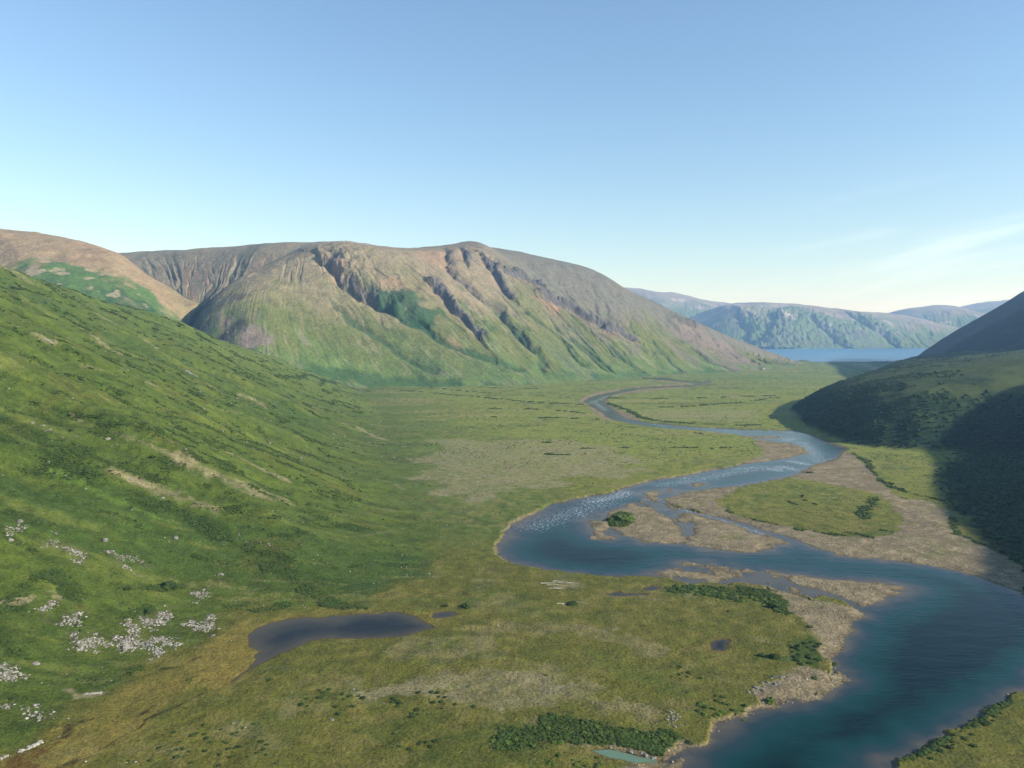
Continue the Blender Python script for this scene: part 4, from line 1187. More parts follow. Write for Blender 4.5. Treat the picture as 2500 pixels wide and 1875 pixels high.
wall_net(side_slope(R1, 3050.0, (2000.0, 3050.0, 3600.0), (-490.0, 0.0, 350.0), (70, 0, 10)), 120, 200, 171, 'far_valley_wall', 'bluish shaded slope descending to the fjord at the right', M_MOUNT, lin(58, 60, 54), 4)
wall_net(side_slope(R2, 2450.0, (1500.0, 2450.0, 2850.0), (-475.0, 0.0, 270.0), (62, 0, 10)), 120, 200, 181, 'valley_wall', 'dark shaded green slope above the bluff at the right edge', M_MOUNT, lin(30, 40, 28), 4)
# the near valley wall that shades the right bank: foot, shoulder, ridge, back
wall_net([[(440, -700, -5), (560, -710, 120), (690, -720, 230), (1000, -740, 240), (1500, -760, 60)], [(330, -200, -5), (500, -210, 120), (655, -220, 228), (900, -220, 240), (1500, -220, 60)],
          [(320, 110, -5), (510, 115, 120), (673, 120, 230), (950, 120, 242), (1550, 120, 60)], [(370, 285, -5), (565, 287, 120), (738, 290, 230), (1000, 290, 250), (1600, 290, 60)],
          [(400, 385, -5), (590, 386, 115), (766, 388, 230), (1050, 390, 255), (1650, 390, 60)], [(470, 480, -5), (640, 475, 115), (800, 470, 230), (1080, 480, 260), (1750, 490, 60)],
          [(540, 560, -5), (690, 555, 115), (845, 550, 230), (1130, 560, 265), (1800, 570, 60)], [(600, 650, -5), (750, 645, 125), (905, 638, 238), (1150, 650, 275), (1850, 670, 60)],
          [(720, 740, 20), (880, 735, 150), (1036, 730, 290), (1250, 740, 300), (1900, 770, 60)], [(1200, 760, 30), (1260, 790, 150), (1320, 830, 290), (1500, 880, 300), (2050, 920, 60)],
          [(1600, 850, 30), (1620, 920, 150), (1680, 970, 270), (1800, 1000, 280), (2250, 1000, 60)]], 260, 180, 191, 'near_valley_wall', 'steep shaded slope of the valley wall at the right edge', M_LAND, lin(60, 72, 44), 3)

# ------------------------------------------------------------------ stones, shrubs, driftwood
def ico(sub):
    t = (1 + 5 ** 0.5) / 2
    v = [(-1, t, 0), (1, t, 0), (-1, -t, 0), (1, -t, 0), (0, -1, t), (0, 1, t), (0, -1, -t), (0, 1, -t), (t, 0, -1), (t, 0, 1), (-t, 0, -1), (-t, 0, 1)]
    f = [(0, 11, 5), (0, 5, 1), (0, 1, 7), (0, 7, 10), (0, 10, 11), (1, 5, 9), (5, 11, 4), (11, 10, 2), (10, 7, 6), (7, 1, 8), (3, 9, 4), (3, 4, 2), (3, 2, 6), (3, 6, 8), (3, 8, 9), (4, 9, 5), (2, 4, 11), (6, 2, 10), (8, 6, 7), (9, 8, 1)]
    v = [np.array(p) / np.linalg.norm(p) for p in v]
    for _ in range(sub):
        c, g = {}, []
        for a, b, d in f:
            m_ = []
            for e in ((a, b), (b, d), (d, a)):
                e = tuple(sorted(e))
                if e not in c:
                    p = v[e[0]] + v[e[1]]
                    c[e] = len(v)
                    v.append(p / np.linalg.norm(p))
                m_.append(c[e])
            g += [(a, m_[0], m_[2]), (b, m_[1], m_[0]), (d, m_[2], m_[1]), tuple(m_)]
        f = g
    return np.array(v), np.array(f)


def rock_shape(sub, flatness=0.75):
    v, f = ico(sub)
    for _ in range(9):
        n = rng.normal(size=3)
        n /= np.linalg.norm(n)
        h = rng.uniform(0.55, 0.85)
        d = v @ n
        v = v - np.where(d > h, d - h, 0)[:, None] * n
    v = v * np.array([1.0, rng.uniform(0.7, 1.0), flatness * rng.uniform(0.8, 1.1)])
    v = v * (1 + 0.05 * rng.normal(size=(len(v), 1)))
    return v, f


def shrub_shape(lobes, sub):
    vs, fs, k = [], [], 0
    for i in range(lobes):
        v, f = ico(sub)
        r = rng.uniform(0.42, 0.72) if i else 0.8
        v = v * r * (1 + 0.24 * rng.normal(size=(len(v), 1)))
        a, q = rng.uniform(0, 6.283), rng.uniform(0.25, 0.8) * (i > 0)
        v = v * np.array([1, 1, 0.75]) + np.array([math.cos(a) * q, math.sin(a) * q, 0.30 + 0.15 * rng.normal()])
        vs.append(v)
        fs.append(f + k)
        k += len(v)
    return np.vstack(vs), np.vstack(fs)


def stone_material(name, a, b_):
    m, nt, b = new_mat(name)
    q = NT(nt)
    co = q.new('ShaderNodeTexCoord').outputs['Object']
    info = q.new('ShaderNodeObjectInfo')
    tint = q.attr('tone').outputs['Fac']
    n = q.noise(co, 1.7, 5, 0.65)
    f = q.math('ADD', q.math('MULTIPLY', q.rng(n, 0.3, 0.7), 0.5), q.math('ADD', q.math('MULTIPLY', info.outputs['Random'], 0.3), q.math('MULTIPLY', tint, 0.45)), True)
    c = q.mix(f, (*a, 1), (*b_, 1))
    q.link(c, b.inputs['Base Color'])
    b.inputs['Roughness'].default_value = 0.9
    b.inputs['Specular IOR Level'].default_value = 0.2
    return m


M_ROCK = stone_material('pale_lichen_rock', lin(66, 64, 58), lin(164, 158, 145))
M_COBBLE = stone_material('river_cobble', lin(92, 83, 66), lin(160, 145, 116))
M_BUSH = stone_material('willow_leaves', lin(26, 39, 14), lin(66, 84, 32))
M_SCRUB_SHADE = stone_material('shade_toned_scrub_leaves', lin(14, 26, 15), lin(58, 80, 40))  # leaf colour darkened to carry the shade of bank and bluff
M_WILLOW = stone_material('willow_bush_leaves', lin(40, 56, 20), lin(98, 114, 46))
M_WOOD = stone_material('bleached_wood', lin(168, 160, 146), lin(222, 216, 204))

ROCKS = [rock_shape(2) for _ in range(10)]
BUSHES = [shrub_shape(7, 1) for _ in range(8)]


def proto_mesh(name, v, f, mat):
    me = bpy.data.meshes.new(name)
    me.from_pydata([tuple(p) for p in v], [], [tuple(int(i) for i in t) for t in f])
    me.materials.append(mat)
    return me


ROCK_ME = [proto_mesh('boulder', v, f, M_ROCK) for v, f in ROCKS]
BUSH_ME = [proto_mesh('shrub', v, f, M_WILLOW) for v, f in BUSHES]
DARK_ME = [proto_mesh('shrub', v, f, M_BUSH) for v, f in BUSHES]


def place(name, me, p, size, label, cat, group=None, stretch=None, tall=1.0, sink=0.22):
    o = bpy.data.objects.new(name, me)
    SC.collection.objects.link(o)
    sx = sy = size
    rz = random.uniform(0, 6.283)
    if stretch is not None:
        rz, sx, sy = stretch
    o.scale = (sx, sy, size * tall)
    o.rotation_euler = (random.uniform(-0.15, 0.15), random.uniform(-0.15, 0.15), rz)
    o.location = (p[0], p[1], p[2] + (0.5 - sink - 0.28) * size * tall)
    o['label'], o['category'] = label, cat
    if group:
        o['group'] = group
    return o


TREE_I = None
ORDER = {}


def ground_z(pts):
    """Height of the built land at points, from the nearest vertices of its grid."""
    pts = np.atleast_2d(pts)
    out = []
    for p in pts:
        r = np.clip(np.searchsorted(rows, p[1]), 1, len(rows) - 1)
        r = r if abs(rows[r] - p[1]) < abs(rows[r - 1] - p[1]) else r - 1
        u = p[0] / (max(rows[r], 40) + 60)
        c = int(np.clip(round((u - us[0]) / (us[1] - us[0])), 0, len(us) - 1))
        out.append(Z[r * len(us) + c])
    return np.array(out)


def spot(px, py):
    p = hit([(px, py)])[0]
    p[2] = ground_z(p[:2])[0]
    return p


def ledge_shape():
    vs, fs, k = [], [], 0
    for i in range(26):
        v, f = rock_shape(1, 0.9)
        c = np.array([-0.9 + 1.8 * i / 25 + 0.08 * rng.normal(), 0.35 * rng.normal(), 0.1 * rng.normal()])
        vs.append(v * np.array([0.20, 0.62, 0.8]) * rng.uniform(0.4, 1.25) + c)
        fs.append(f + k)
        k += len(v)
    return np.vstack(vs), np.vstack(fs)


M_WHITE = stone_material('white_bare_rock', lin(104, 99, 88), lin(196, 190, 176))
LEDGE_ME = [proto_mesh('rock_ledge', *ledge_shape(), M_WHITE) for _ in range(3)]


def rock_at(px, py, wpx, label, name='boulder', tall=0.8, along=None, group=None):
    p = spot(px, py)
    size = wpx * p[1] / F * 0.5
    st = None
    if along is not None:
        q = spot(*along)
        d = q[:2] - p[:2]
        L = float(np.linalg.norm(d))
        p = np.array([*(p[:2] + q[:2]) / 2, (p[2] + q[2]) / 2])
        st = (math.atan2(d[1], d[0]), L * 0.55, size)
        o = place(name, random.choice(LEDGE_ME), p, size, label, 'rock', group, st, tall)
        dz = spot(*along)[2] - spot(px, py)[2]
        o.rotation_euler = (0, -math.atan2(dz, L), st[0])
        return o
    return place(name, random.choice(ROCK_ME), p, size, label, 'rock', group, st, tall)


B = lambda o, x, y: zz(o[0], o[1], [(x, y)])[0]
for (o_, x_, y_), w_, lb in (
    ((A1b, 805, 1325), 22, 'big pale squarish boulder alone on the lower hillside, well lit on its right face'), ((A1b, 425, 1275), 15, 'rounded pale boulder on the lower hillside, up-left of the stone scatter'),
    ((A1b, 250, 425), 14, 'pale boulder at the upper end of a short chain of rocks on the hillside'), ((A1b, 330, 448), 13, 'middle boulder of the short chain of pale rocks on the hillside'), ((A1b, 375, 482), 18, 'lowest and widest boulder of the short chain of pale rocks on the hillside'),
    ((A1b, 830, 545), 17, 'tan flat boulder on the mid hillside above two small white stones'), ((A1b, 860, 597), 8, 'small white stone just below the tan flat boulder, the one on its left'), ((A1b, 903, 597), 6, 'small white stone just below the tan flat boulder, the one on its right'),
    ((A1b, 1435, 625), 13, 'white boulder beside the dark scrub band on the mid hillside'), ((A1b, 1358, 1312), 19, 'tall white boulder with a dark side, larger of two near the dark scrub band'), ((A1b, 1270, 1312), 9, 'small white stone left of the tall white boulder'),
    ((A1b, 155, 1180), 18, 'white boulder near the left edge above the scree patches'), ((A1b, 85, 1330), 20, 'pale boulder in dark scrub at the left edge below the white boulder'), ((A1b, 575, 1222), 6, 'tiny white stone on open green slope between the rounded boulder and the big squarish one'),
    ((A1b, 2072, 1357), 8, 'white stone, the right one of a pair on the lower right of the hillside'), ((A1b, 2010, 1335), 5, 'white stone, the left one of a pair on the lower right of the hillside'), ((A1b, 1845, 1292), 7, 'pale stone in the dark scrub band low on the hillside'),
    ((A1b, 1710, 1592), 17, 'flat white boulder on the slope above the pond'), ((A1b, 375, 730), 15, 'shadowed white boulder where the bright moss strip begins'), ((A1b, 1030, 238), 6, 'single bright white stone high on the open hillside'), ((A1b, 505, 830), 10, 'pale stone at the top of the bright moss strip'),
    ((A1b, 660, 930), 10, 'pale stone in the middle of the bright moss strip'), ((A1b, 590, 527), 8, 'pale stone right of the short chain of rocks'), ((A1b, 485, 540), 9, 'pale low rock below the short chain of rocks'), ((A1b, 1000, 855), 8, 'dark stone in the upper bare tan streak'),
    ((A1b, 1040, 428), 9, 'pale low rock in the upper scrub of the hillside'), ((A1b, 70, 165), 7, 'small pale stone at the left edge high on the hillside'), ((A1b, 2080, 578), 10, 'pale rock in the short stony streak at the right end of the hillside'),
    ((A1b, 1255, 1000), 12, 'dark boulder in the bare tan streak'), ((A2b, 1216, 345), 8, 'single white stone on grass above the largest scree patch'), ((A2b, 970, 735), 27, 'big rounded white boulder at the foot of the largest scree patch'), ((A2b, 1640, 640), 15, 'white boulder with a black shaded side in the straw strip by the pond'),
    ((A2b, 785, 888), 8, 'white stone on green slope below the big rounded white boulder'), ((A2b, 1250, 660), 18, 'angular white boulder on top of the lower right scree patch'), ((A2b, 1207, 755), 15, 'cream boulder just below the lower right scree patch'), ((A2b, 620, 722), 22, 'pale blocky boulder at the lower left corner of the left scree patch'),
    ((A2b, 895, 645), 15, 'brownish boulder between the left and the largest scree patch'), ((A2b, 520, 750), 13, 'pale low boulder left of the left scree patch'), ((A2b, 1405, 548), 7, 'small white stone between the two right scree patches'), ((A2b, 1355, 745), 8, 'grey stone on the straw edge right of the cream boulder'),
    ((A2b, 1505, 732), 9, 'flat grey stone in the straw strip'), ((A2b, 525, 1280), 11, 'white stone at the lower edge of the green slope above a dark seep'), ((A2b, 285, 860), 22, 'flat tan rock on the green slope near the left edge'), ((A2b, 195, 975), 15, 'pale flat rock below the flat tan rock near the left edge'),
    ((A2b, 320, 1003), 7, 'small white stone right of the pale flat rock near the left edge'), ((A2b, 400, 1218), 9, 'white stone right of the two lowest scree patches'), ((A2b, 150, 893), 7, 'small pale stone left of the flat tan rock'), ((A2b, 740, 640), 10, 'dark faced boulder on the top edge of the left scree patch'),
    ((A2b, 450, 1425), 8, 'white stone beside the brown seep in the lower left corner'), ((A2b, 2030, 408), 6, 'small white stone in scrub above the long pond'), ((A2b, 1040, 455), 8, 'white stone above the largest scree patch'), ((A2b, 820, 730), 12, 'cream boulder right of the left scree patch'),
    ((A6, 1203, 1187), 8, 'white boulder standing alone in the shallow river bend'), ((A6, 865, 1183), 5, 'small tan stone in the shallow river bend, left of the white boulder'), ((A6, 473, 922), 6, 'stone in the river off its left outer bend'), ((A6, 1128, 897), 6, 'dark stone in the small channel beside the green islet'),
    ((A6, 1335, 940), 8, 'dark boulder on the cobble islet'), ((A6, 1850, 1240), 8, 'pale stone on the tiny cobble bar'), ((A6, 1948, 1310), 6, 'dark stone in the side channel between bar and bank'),
    ((A4b, 1880, 1362), 9, 'half sunken boulder in the dark pool off the cobble shore'), ((A4b, 1750, 1355), 11, 'boulder at the water edge beside the dark pool'), ((A4b, 2130, 688), 8, 'white stone on grass between the ragged pool and the cobble shore'), ((A4b, 1640, 1240), 9, 'white boulder on the scrubby bank'),
    ((A4b, 130, 1057), 6, 'pale stone with dark side on the bare heath'), ((A4b, 588, 878), 5, 'small dark stone on the heath'), ((A4b, 1455, 1325), 9, 'cream boulder low in the bank scrub'), ((A4b, 780, 1165), 8, 'brown boulder at the edge of the heath stones'),
    ((A3b, 1065, 1165), 9, 'tan boulder on the heath with dark shade on its left'), ((A3b, 665, 1295), 13, 'white flat rock among low plants in the near flat'), ((A3b, 1130, 342), 5, 'small white stone on the grass above the right end of the long pond'), ((A3b, 1445, 690), 7, 'pale stone on the flat right of the long pond'),
    ((A5, 755, 695), 12, 'grey boulder on the narrow cobble shore'), ((A5, 830, 930), 8, 'grey boulder at the very tip of the cobble point'), ((A5, 740, 935), 12, 'grey blocky boulder at the root of the cobble point'), ((A5, 235, 688), 8, 'pale stone on the grass left of the cobble shore'), ((A5, 315, 598), 7, 'grey stone on the grass edge above the shore scrub'),
    ((A5, 690, 850), 8, 'grey boulder at the scrub edge above the cobble point'), ((A5, 215, 375), 9, 'grey boulder in the scrub at the top of the cobble shore'), ((A7, 1515, 1095), 6, 'pale boulder out on the wide cobble bank'), ((A7, 1535, 718), 7, 'pale boulder at the edge of the wide cobble bank near the shade'),
    ((A7, 1200, 797), 7, 'pale stone on the grassy isle between the channels'), ((A7, 1435, 835), 6, 'dark stone on the wide cobble bank'),
):
    px_, py_ = B(o_, x_, y_)
    rock_at(px_, py_, w_ * 0.92, lb, tall=0.85)
rock_at(1863, 903, 17, 'lone huge dark boulder on the far flat below the mountain', tall=0.9)
rock_at(45, 1838, 22, 'long white rock outcrop in the lower left corner above the brown seep', 'rock_outcrop', 0.55, (104, 1812))
rock_at(-4, 1858, 20, 'white rock outcrop cut off by the left edge in the lower left corner', 'rock_outcrop', 0.7, (20, 1846))
rock_at(456, 907, 13, 'long narrow white rock slab high on the hillside', 'rock_slab', 0.7, (513, 944))
rock_at(205, 1696, 13, 'cream rock ledge under the dark scrub in the lower left', 'rock_slab', 0.5, (248, 1693))
rock_at(110, 830, 7, 'low pale rock band high at the left of the hillside', 'rock_slab', 0.45, (136, 843))


def scatter_in(poly_px, n, world=None):
    P = hit(poly_px)[:, :2] if world is None else world
    lo, hi = P.min(0), P.max(0)
    out = []
    for _ in range(60):
        q = rng.uniform(lo, hi, (n * 3, 2)).astype(np.float32)
        out.extend(q[inside(P, q[:, 0], q[:, 1])])
        if len(out) >= n:
            break
    q = np.array(out[:n])
    return np.column_stack([q, ground_z(q)])


SCREE_LABEL = ['angular pale block in the largest scree patch, its upper arm', 'angular pale block in the largest scree patch, its lower arm', 'angular pale block in the scree patch nearest the long pond', 'angular pale block in the left scree patch, its lower half',
               'angular pale block in the left scree patch, its upper half', 'grey block in the faint scree patch at the left', 'pale stone in the small scree patch up the slope from the pond', 'pale stone in the double scree patch high above the others', 'pale stone in the scree streak right of the big squarish boulder',
               'pale stone in the thin stone trail left of the scree streak', 'pale stone in the small faint patch beside the double scree patch', 'grey stone in the scree patch cut by the left edge', 'white block in the lower right scree patch', 'grey stone in the upper of the two lowest scree patches', 'grey stone in the lowest scree patch',
               'pale stone in the scree at the left edge under the white boulder', 'brownish stone between the left and largest scree patches', 'pale stone below the lower right scree patch']
for s_, lb, n_ in zip(SCREE, SCREE_LABEL, (13, 11, 11, 12, 10, 6, 8, 9, 6, 6, 4, 6, 12, 5, 5, 5, 4, 4)):
    for p in scatter_in(None, n_, s_[:, :2]):
        place('boulder', random.choice(ROCK_ME), p, 0.3 + 1.0 * random.random() ** 2.0, lb, 'rock', 'stones: ' + lb, None, random.uniform(0.6, 1.0), 0.38)
for px, lb, n_ in ((crop(A5, [(60, 1110), (100, 1060), (330, 930), (420, 960), (300, 1020), (160, 1110)]), 'grey angular boulder in the jumble along the scrubby bank left of the cobble point', 32), (crop(A4b, [(1310, 1300), (1380, 1220), (1480, 1240), (1520, 1320), (1420, 1360), (1330, 1340)]), 'pale boulder in the scatter on the bank above the cobble spit', 18),
                   (crop(A4b, [(1000, 1510), (1200, 1530), (1300, 1590), (1230, 1580), (1100, 1540)]), 'tan boulder lining the far rim of the turquoise pool', 9)):
    for p in scatter_in(px, n_):
        place('boulder', random.choice(ROCK_ME), p, random.uniform(0.4, 0.9), lb, 'rock', 'stones: ' + lb, None, random.uniform(0.7, 1.1))

# driftwood: bleached logs stranded on the grass
LOG_ME = []
for _ in range(3):
    n_, vs, fs = 7, [], []
    for i in range(8):
        t_ = i / 7.0
        r_ = 0.5 * (1 - 0.55 * t_) * (1 + 0.1 * rng.normal())
        cy, cz = 0.9 * math.sin(t_ * 2.4 + _), 0.25 * math.sin(t_ * 5 + _)
        vs += [((t_ - 0.5) * 22, cy + r_ * math.cos(k * 6.283 / n_), cz + r_ * math.sin(k * 6.283 / n_)) for k in range(n_)]
    for i in range(7):
        for k in range(n_):
            a, b = i * n_ + k, i * n_ + (k + 1) % n_
            fs.append((a, b, b + n_, a + n_))
    fs += [tuple(range(n_))[::-1], tuple(7 * n_ + k for k in range(n_))]
    LOG_ME.append(proto_mesh('driftwood_log', vs, fs, M_WOOD))
for x_, y_, k_ in ((440, 1342, 0), (455, 1365, 0), (475, 1355, 0), (510, 1335, 0), (530, 1328, 0), (560, 1340, 0), (490, 1384, 0), (520, 1376, 0), (540, 1385, 0), (545, 1360, 0), (610, 1365, 0), (645, 1376, 0), (630, 1340, 0), (640, 1358, 0),
                   (560, 1500, 1), (580, 1497, 1), (590, 1505, 1), (697, 1494, 2)):
    p = spot(*B(A6, x_, y_))
    sc_l = random.uniform(0.16, 0.34)
    lb = ('bleached driftwood log in the loose scatter on the grass left of the river bend', 'bleached driftwood log beside the brown bush on the flat', 'single bleached driftwood stick right of the brown bush on the flat')[k_]
    o = place('driftwood_log', random.choice(LOG_ME), p, sc_l, lb, 'driftwood', ('driftwood on the grass near the bend', 'driftwood beside the brown bush', None)[k_], (random.uniform(-0.5, 0.35), sc_l, sc_l))
    o.location.z = p[2] + 0.35 * sc_l
    o.rotation_euler[0] = o.rotation_euler[1] = 0

# shrubs one can tell apart
for (o_, x_, y_), w_, lb in (
    ((A6, 1000, 850), 44, 'large round green willow bush on the cobble islet'), ((A6, 930, 850), 30, 'smaller willow bush at the left end of the cobble islet thicket'), ((A6, 1060, 860), 30, 'willow bush at the right end of the cobble islet thicket'),
    ((A3b, 180, 985), 14, 'lone dark shrub on the straw flat below the pointed tail of the pond'), ((A3b, 1700, 420), 20, 'dark shrub above the small pool right of the long pond'), ((A3b, 1540, 415), 13, 'small dark shrub left of the shrub above the small pool'),
    ((A4b, 625, 402), 24, 'low brown bush beside bleached driftwood on the flat'), ((A4b, 1825, 455), 8, 'tiny lone dark shrub on the grass above the ragged pool'), ((A4b, 430, 945), 9, 'small bright green shrub at the edge of the bare heath'),
    ((A5, 285, 810), 26, 'dark round willow bush on the grass, larger of two left of the shore scrub'), ((A5, 185, 795), 17, 'dark willow bush, smaller of two left of the shore scrub'), ((A5, 465, 810), 18, 'dark willow bush inside the shore scrub'), ((A5, 285, 420), 22, 'dark willow bush at the bend of the shore scrub'),
    ((A5, 565, 575), 15, 'willow bush alone on the cobble shore'), ((A5, 600, 970), 15, 'green bush among the grey boulders left of the cobble point'), ((A5, 250, 1135), 26, 'green bush low on the cobble shore under the boulder jumble'),
    ((A2b, 1300, 270), 40, 'big dark willow bush low on the hillside'), ((A2b, 980, 285), 20, 'dark willow bush left of the big willow bush low on the hillside'), ((A2b, 1145, 465), 26, 'dark willow bush above the largest scree patch'), ((A2b, 90, 1130), 14, 'dark shrub in the lower left above the lowest scree patches'),
    ((A7, 1560, 300), 16, 'leafy bush catching the sun at the edge of the mountain shade'), ((A7, 560, 490), 14, 'low willow shrub at the top of the grassy isle'), ((A1b, 1180, 690), 14, 'dark shrub on the open hillside above the bare tan streak'), ((A1b, 545, 480), 13, 'dark shrub right of the chain of pale rocks'),
):
    p = spot(*B(o_, x_, y_))
    sz = w_ * p[1] / F * 0.5
    place('shrub', random.choice(DARK_ME if 'dark' in lb or 'brown' in lb else BUSH_ME), p, sz, lb, 'shrub', None, None, random.uniform(0.55, 0.75))
for px, lb, n_, r0, r1 in (
    (crop(A2b, [(1420, 1640), (1120, 1610), (1230, 1430), (1480, 1290), (1720, 1240), (2000, 1330), (2150, 1640)]), 'small dark shrub scattered on the olive flat below the straw strip', 38, 0.4, 0.85),
    (crop(A3b, [(400, 1080), (900, 1110), (1500, 1060), (1700, 1190), (1400, 1230), (900, 1220), (420, 1200)]), 'dark dwarf shrub along the lower edge of the bare heath', 40, 0.45, 0.95),
    (crop(A4b, [(0, 1380), (500, 1370), (1000, 1380), (1400, 1400), (1450, 1440), (1200, 1500), (700, 1470), (0, 1500)]), 'willow bush in the dense dark band in front of the turquoise pool', 40, 0.5, 1.0),
    (crop(A4b, [(1540, 1110), (1660, 1100), (2030, 1180), (1900, 1250), (1600, 1250)]), 'willow bush in the scrub on the bank above the narrow cobble shore', 22, 0.6, 1.1),
    (crop(A4b, [(400, 1590), (560, 1600), (800, 1580), (1070, 1610), (1000, 1650), (450, 1659)]), 'willow bush on the near side of the turquoise pool', 14, 0.5, 0.9),
    (crop(A5, [(420, 700), (600, 650), (680, 760), (690, 830), (600, 860), (440, 830)]), 'willow bush in the shore scrub beside the big dark pool', 26, 0.6, 1.2),
    (crop(A4b, [(1380, 290), (1700, 260), (1880, 310), (2180, 360), (2180, 450), (1800, 350), (1500, 310)]), 'willow bush in the curved scrub belt behind the upper cobble shore', 34, 0.7, 1.4),
    (crop(A4b, [(1400, 850), (1700, 900), (1700, 1000), (1450, 1000)]), 'dwarf shrub on the flat below the ragged pool', 12, 0.4, 0.7),
    (crop(A3b, [(1100, 1400), (1400, 1380), (1420, 1480), (1150, 1510)]), 'dwarf shrub in the mossy patch of the near flat', 10, 0.4, 0.8),
    (crop(A5, [(1250, 1620), (1500, 1500), (1750, 1370), (2000, 1230), (2050, 1250), (1800, 1420), (1560, 1560)]), 'dark shrub along the grassy bank in the lower right corner', 22, 0.5, 1.0),
):
    for p in scatter_in(px, n_):
        p[:2] += rng.normal(0, 2.6, 2) * (rng.random() < 0.6)
        p[2] = ground_z(p[:2])[0]
        place('shrub', random.choice(DARK_ME if 'dark' in lb.split('dense')[0] or 'dwarf' in lb else BUSH_ME), p, random.uniform(r0, r1), lb, 'shrub', 'shrubs: ' + lb, None, random.uniform(0.42, 0.7))

# ---- what nobody could count: scrub, scree and cobbles
cell = ((np.maximum(GY, 40) + 60) * (us[1] - us[0]) * np.gradient(rows)[:, None]).ravel()
INV = (np.abs(X) < 0.70 * np.maximum(Y, 200)) & (Y > 150)


def pick(dens, n):
    pz = np.where(INV, dens, 0) * cell
    pz = pz / pz.sum()
    i = rng.choice(len(X), n, p=pz)
    gr = np.gradient(rows)
    r_ = i // len(us)
    q = np.column_stack([X[i] + rng.uniform(-0.5, 0.5, n) * (us[1] - us[0]) * (Y[i] + 60), Y[i] + rng.uniform(-0.5, 0.5, n) * np.minimum(gr[r_], 6.0), Z[i]])
    return q


def mass(name, shapes, pts, sizes, tall, mat, label, sink, tones):
    vs, fs, ts, k = [], [], [], 0
    ids = rng.integers(0, len(shapes), len(pts))
    for j, (v, f) in enumerate(shapes):
        m_ = ids == j
        if not m_.any():
            continue
        p, s = pts[m_], sizes[m_]
        a = rng.uniform(0, 6.283, len(p))
        ca, sa = np.cos(a)[:, None], np.sin(a)[:, None]
        x = (v[None, :, 0] * ca - v[None, :, 1] * sa) * s[:, None] + p[:, 0:1]
        y = (v[None, :, 0] * sa + v[None, :, 1] * ca) * s[:, None] + p[:, 1:2]
        z = (v[None, :, 2] * tall + sink) * s[:, None] + p[:, 2:3]
        vs.append(np.stack([x, y, z], -1).reshape(-1, 3))
        fs.append((f[None] + (np.arange(len(p)) * len(v))[:, None, None] + k).reshape(-1, 3))
        ts.append(np.repeat(tones[m_], len(v)))
        k += len(p) * len(v)
    o = add_mesh(name, np.vstack(vs), np.vstack(fs), mat, {'tone': np.concatenate(ts)}, False)
    o['kind'], o['label'] = 'stuff', label
    return o


S_ROCK = [rock_shape(1) for _ in range(6)]
S_BUSH = [shrub_shape(2, 0) for _ in range(8)]
dry = sstep(w, 0.2, -0.6) * (np.max(p_sd, 0) < -1)
near_w = np.clip(500.0 / np.maximum(Y, 200), 0.12, 2.0) ** 1.3
shr = np.clip(shrubm, 0, 1) * dry * (g_col < 0.4)
n_s = 100000
q = pick(shr ** 1.3 * (0.15 + sstep(fbm(X / 8, Y / 8, 3, 203), 0.0, 0.6)) * near_w * (db <= 4) * (bank_shade < 0.3), n_s)
mass('scrub', S_BUSH, q, rng.uniform(0.3, 0.75, n_s) ** 0.8 * np.clip(q[:, 1] / 520, 0.7, 1.9) * rng.choice([1, 1, 1, 1.7], n_s), 0.6, M_BUSH, 'low dark green willow scrub in bands over slope and flat', 0.0, rng.uniform(-0.3, 1, n_s))
n_b = 42000
q = pick(np.maximum(shr * (db > 4), bank_shade * 0.8), n_b)  # bank part is added scrub that deepens the wall's shadow
mass('bluff_scrub', S_BUSH, q, 0.6 + 2.0 * rng.random(n_b) ** 2.2, 0.8, M_SCRUB_SHADE, 'dark scrub on the bluff faces, and added over the right bank to deepen its shade', 0.0, rng.uniform(-0.3, 0.8, n_b))
n_g = 24000
q = pick(dry * (shr < 0.3) * (g_col < 0.3) * sstep(fbm(X / 30, Y / 30, 3, 201), 0.0, 0.8) * near_w, n_g)
mass('heath_shrubs', S_BUSH, q, rng.uniform(0.16, 0.42, n_g) * np.clip(q[:, 1] / 400, 0.8, 2.2), 0.7, M_BUSH, 'tiny dark heath plants sprinkled over the flat and slope', 0.0, rng.uniform(-0.2, 1, n_g))
M_TUSS = stone_material('dry_grass_tussocks', lin(58, 66, 26), lin(128, 122, 60))
S_TUSS = [shrub_shape(1, 0) for _ in range(6)]
n_t = 60000
q = pick(dry * (shr < 0.5) * (g_col < 0.3) * (0.2 + sstep(fbm(X / 12, Y / 12, 3, 205), -0.3, 0.6)) * near_w * (db <= 4) * (bank_shade < 0.2), n_t)
mass('grass_tussocks', S_TUSS, q, rng.uniform(0.18, 0.45, n_t) * np.clip(q[:, 1] / 420, 0.75, 2.0), 0.5, M_TUSS, 'olive and straw coloured grass tussocks over flat and slope', -0.05, rng.uniform(-0.4, 1, n_t))
n_c = 16000
q = pick(g_col * sstep(w, 1.2, -0.5) * near_w, n_c)
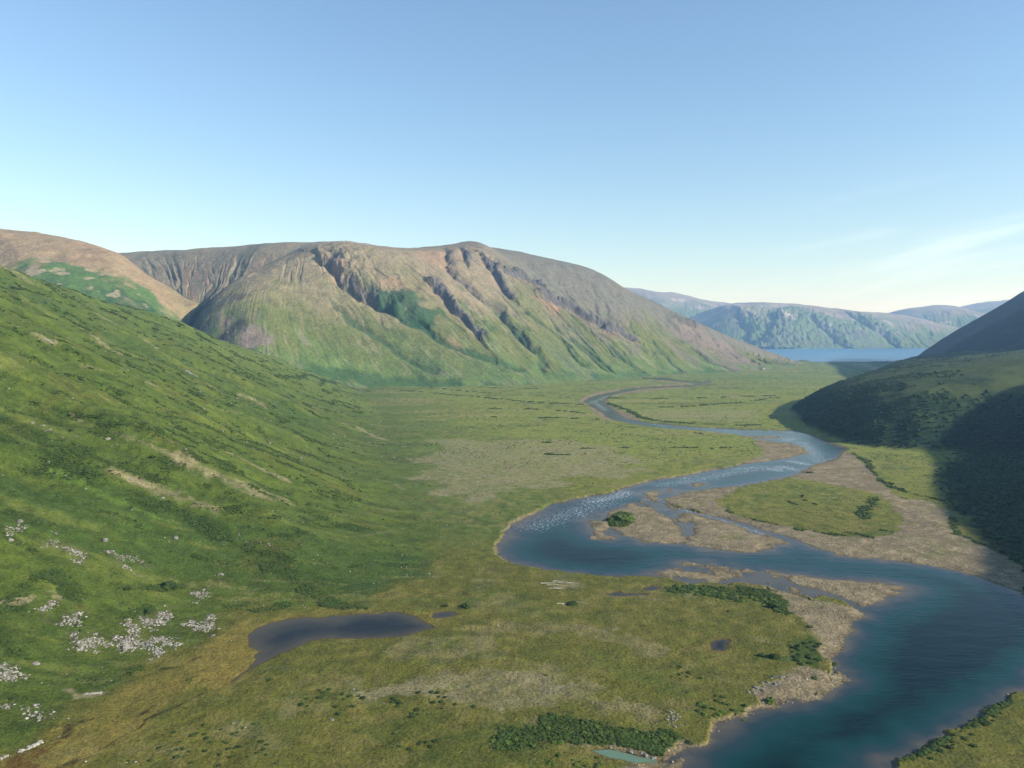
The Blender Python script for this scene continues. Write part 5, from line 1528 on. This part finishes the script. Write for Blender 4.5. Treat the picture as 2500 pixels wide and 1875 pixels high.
mass('cobbles', S_ROCK, q, rng.uniform(0.10, 0.28, n_c) * np.where(rng.random(n_c) > 0.94, 2.2, 1.0), 0.8, M_COBBLE, 'tan and grey cobbles covering the river bars and shores', 0.05, rng.uniform(-0.6, 1, n_c))
heath = np.zeros(len(X), np.float32)
for s_ in SCREE:
    heath = np.maximum(heath, sstep(sdf(s_[:, :2], X, Y, 8) + 4.5 * N4, -2.0, 4.5))
n_r = 3000
q = pick(heath * cell.clip(0, 1e9) / np.maximum(cell, 1e-9), n_r)
mass('scree', S_ROCK, q, 0.16 + 0.6 * rng.random(n_r) ** 2.0, 0.85, M_ROCK, 'pale broken stones of the scree patches low on the hillside', -0.05, rng.uniform(-0.8, 1, n_r))
n_f = 11000
q = pick(dry * sstep(N2 + N4 + 0.5 * N1, 0.6, 1.4) * near_w ** 0.6 * (0.25 + 1.3 * onhill), n_f)
mass('field_stones', S_ROCK, q, rng.uniform(0.13, 0.36, n_f) * rng.choice([1, 1, 1, 1, 1.5, 2.2], n_f) * np.clip(q[:, 1] / 480, 0.8, 1.8), 0.8, M_ROCK, 'small pale stones strewn over the grass', 0.1, rng.uniform(-0.3, 1, n_f))

# ------------------------------------------------------------------ haze
hm = bpy.data.materials.new('valley_air')
hm.use_nodes = True
hn = hm.node_tree.nodes
hn.clear()
ho = hn.new('ShaderNodeOutputMaterial')
hv_ = hn.new('ShaderNodeVolumePrincipled')
hv_.inputs['Color'].default_value = (0.36, 0.62, 1.0, 1)
hv_.inputs['Absorption Color'].default_value = (1, 1, 1, 1)
hv_.inputs['Density'].default_value = 6.8e-5
hv_.inputs['Anisotropy'].default_value = 0.2
hm.node_tree.links.new(hv_.outputs[0], ho.inputs['Volume'])
x0, x1, y0, y1, z0, z1 = -9000, 13000, -1500, 13500, -480, 720
hvx = [(x, y, z) for x in (x0, x1) for y in (y0, y1) for z in (z0, z1)]
hf = [(0, 1, 3, 2), (4, 6, 7, 5), (0, 4, 5, 1), (2, 3, 7, 6), (0, 2, 6, 4), (1, 5, 7, 3)]
hz = add_mesh('haze', hvx, hf, hm, None, False)
hz['kind'] = 'stuff'
hz['label'] = 'thin blue summer haze filling the valley air'
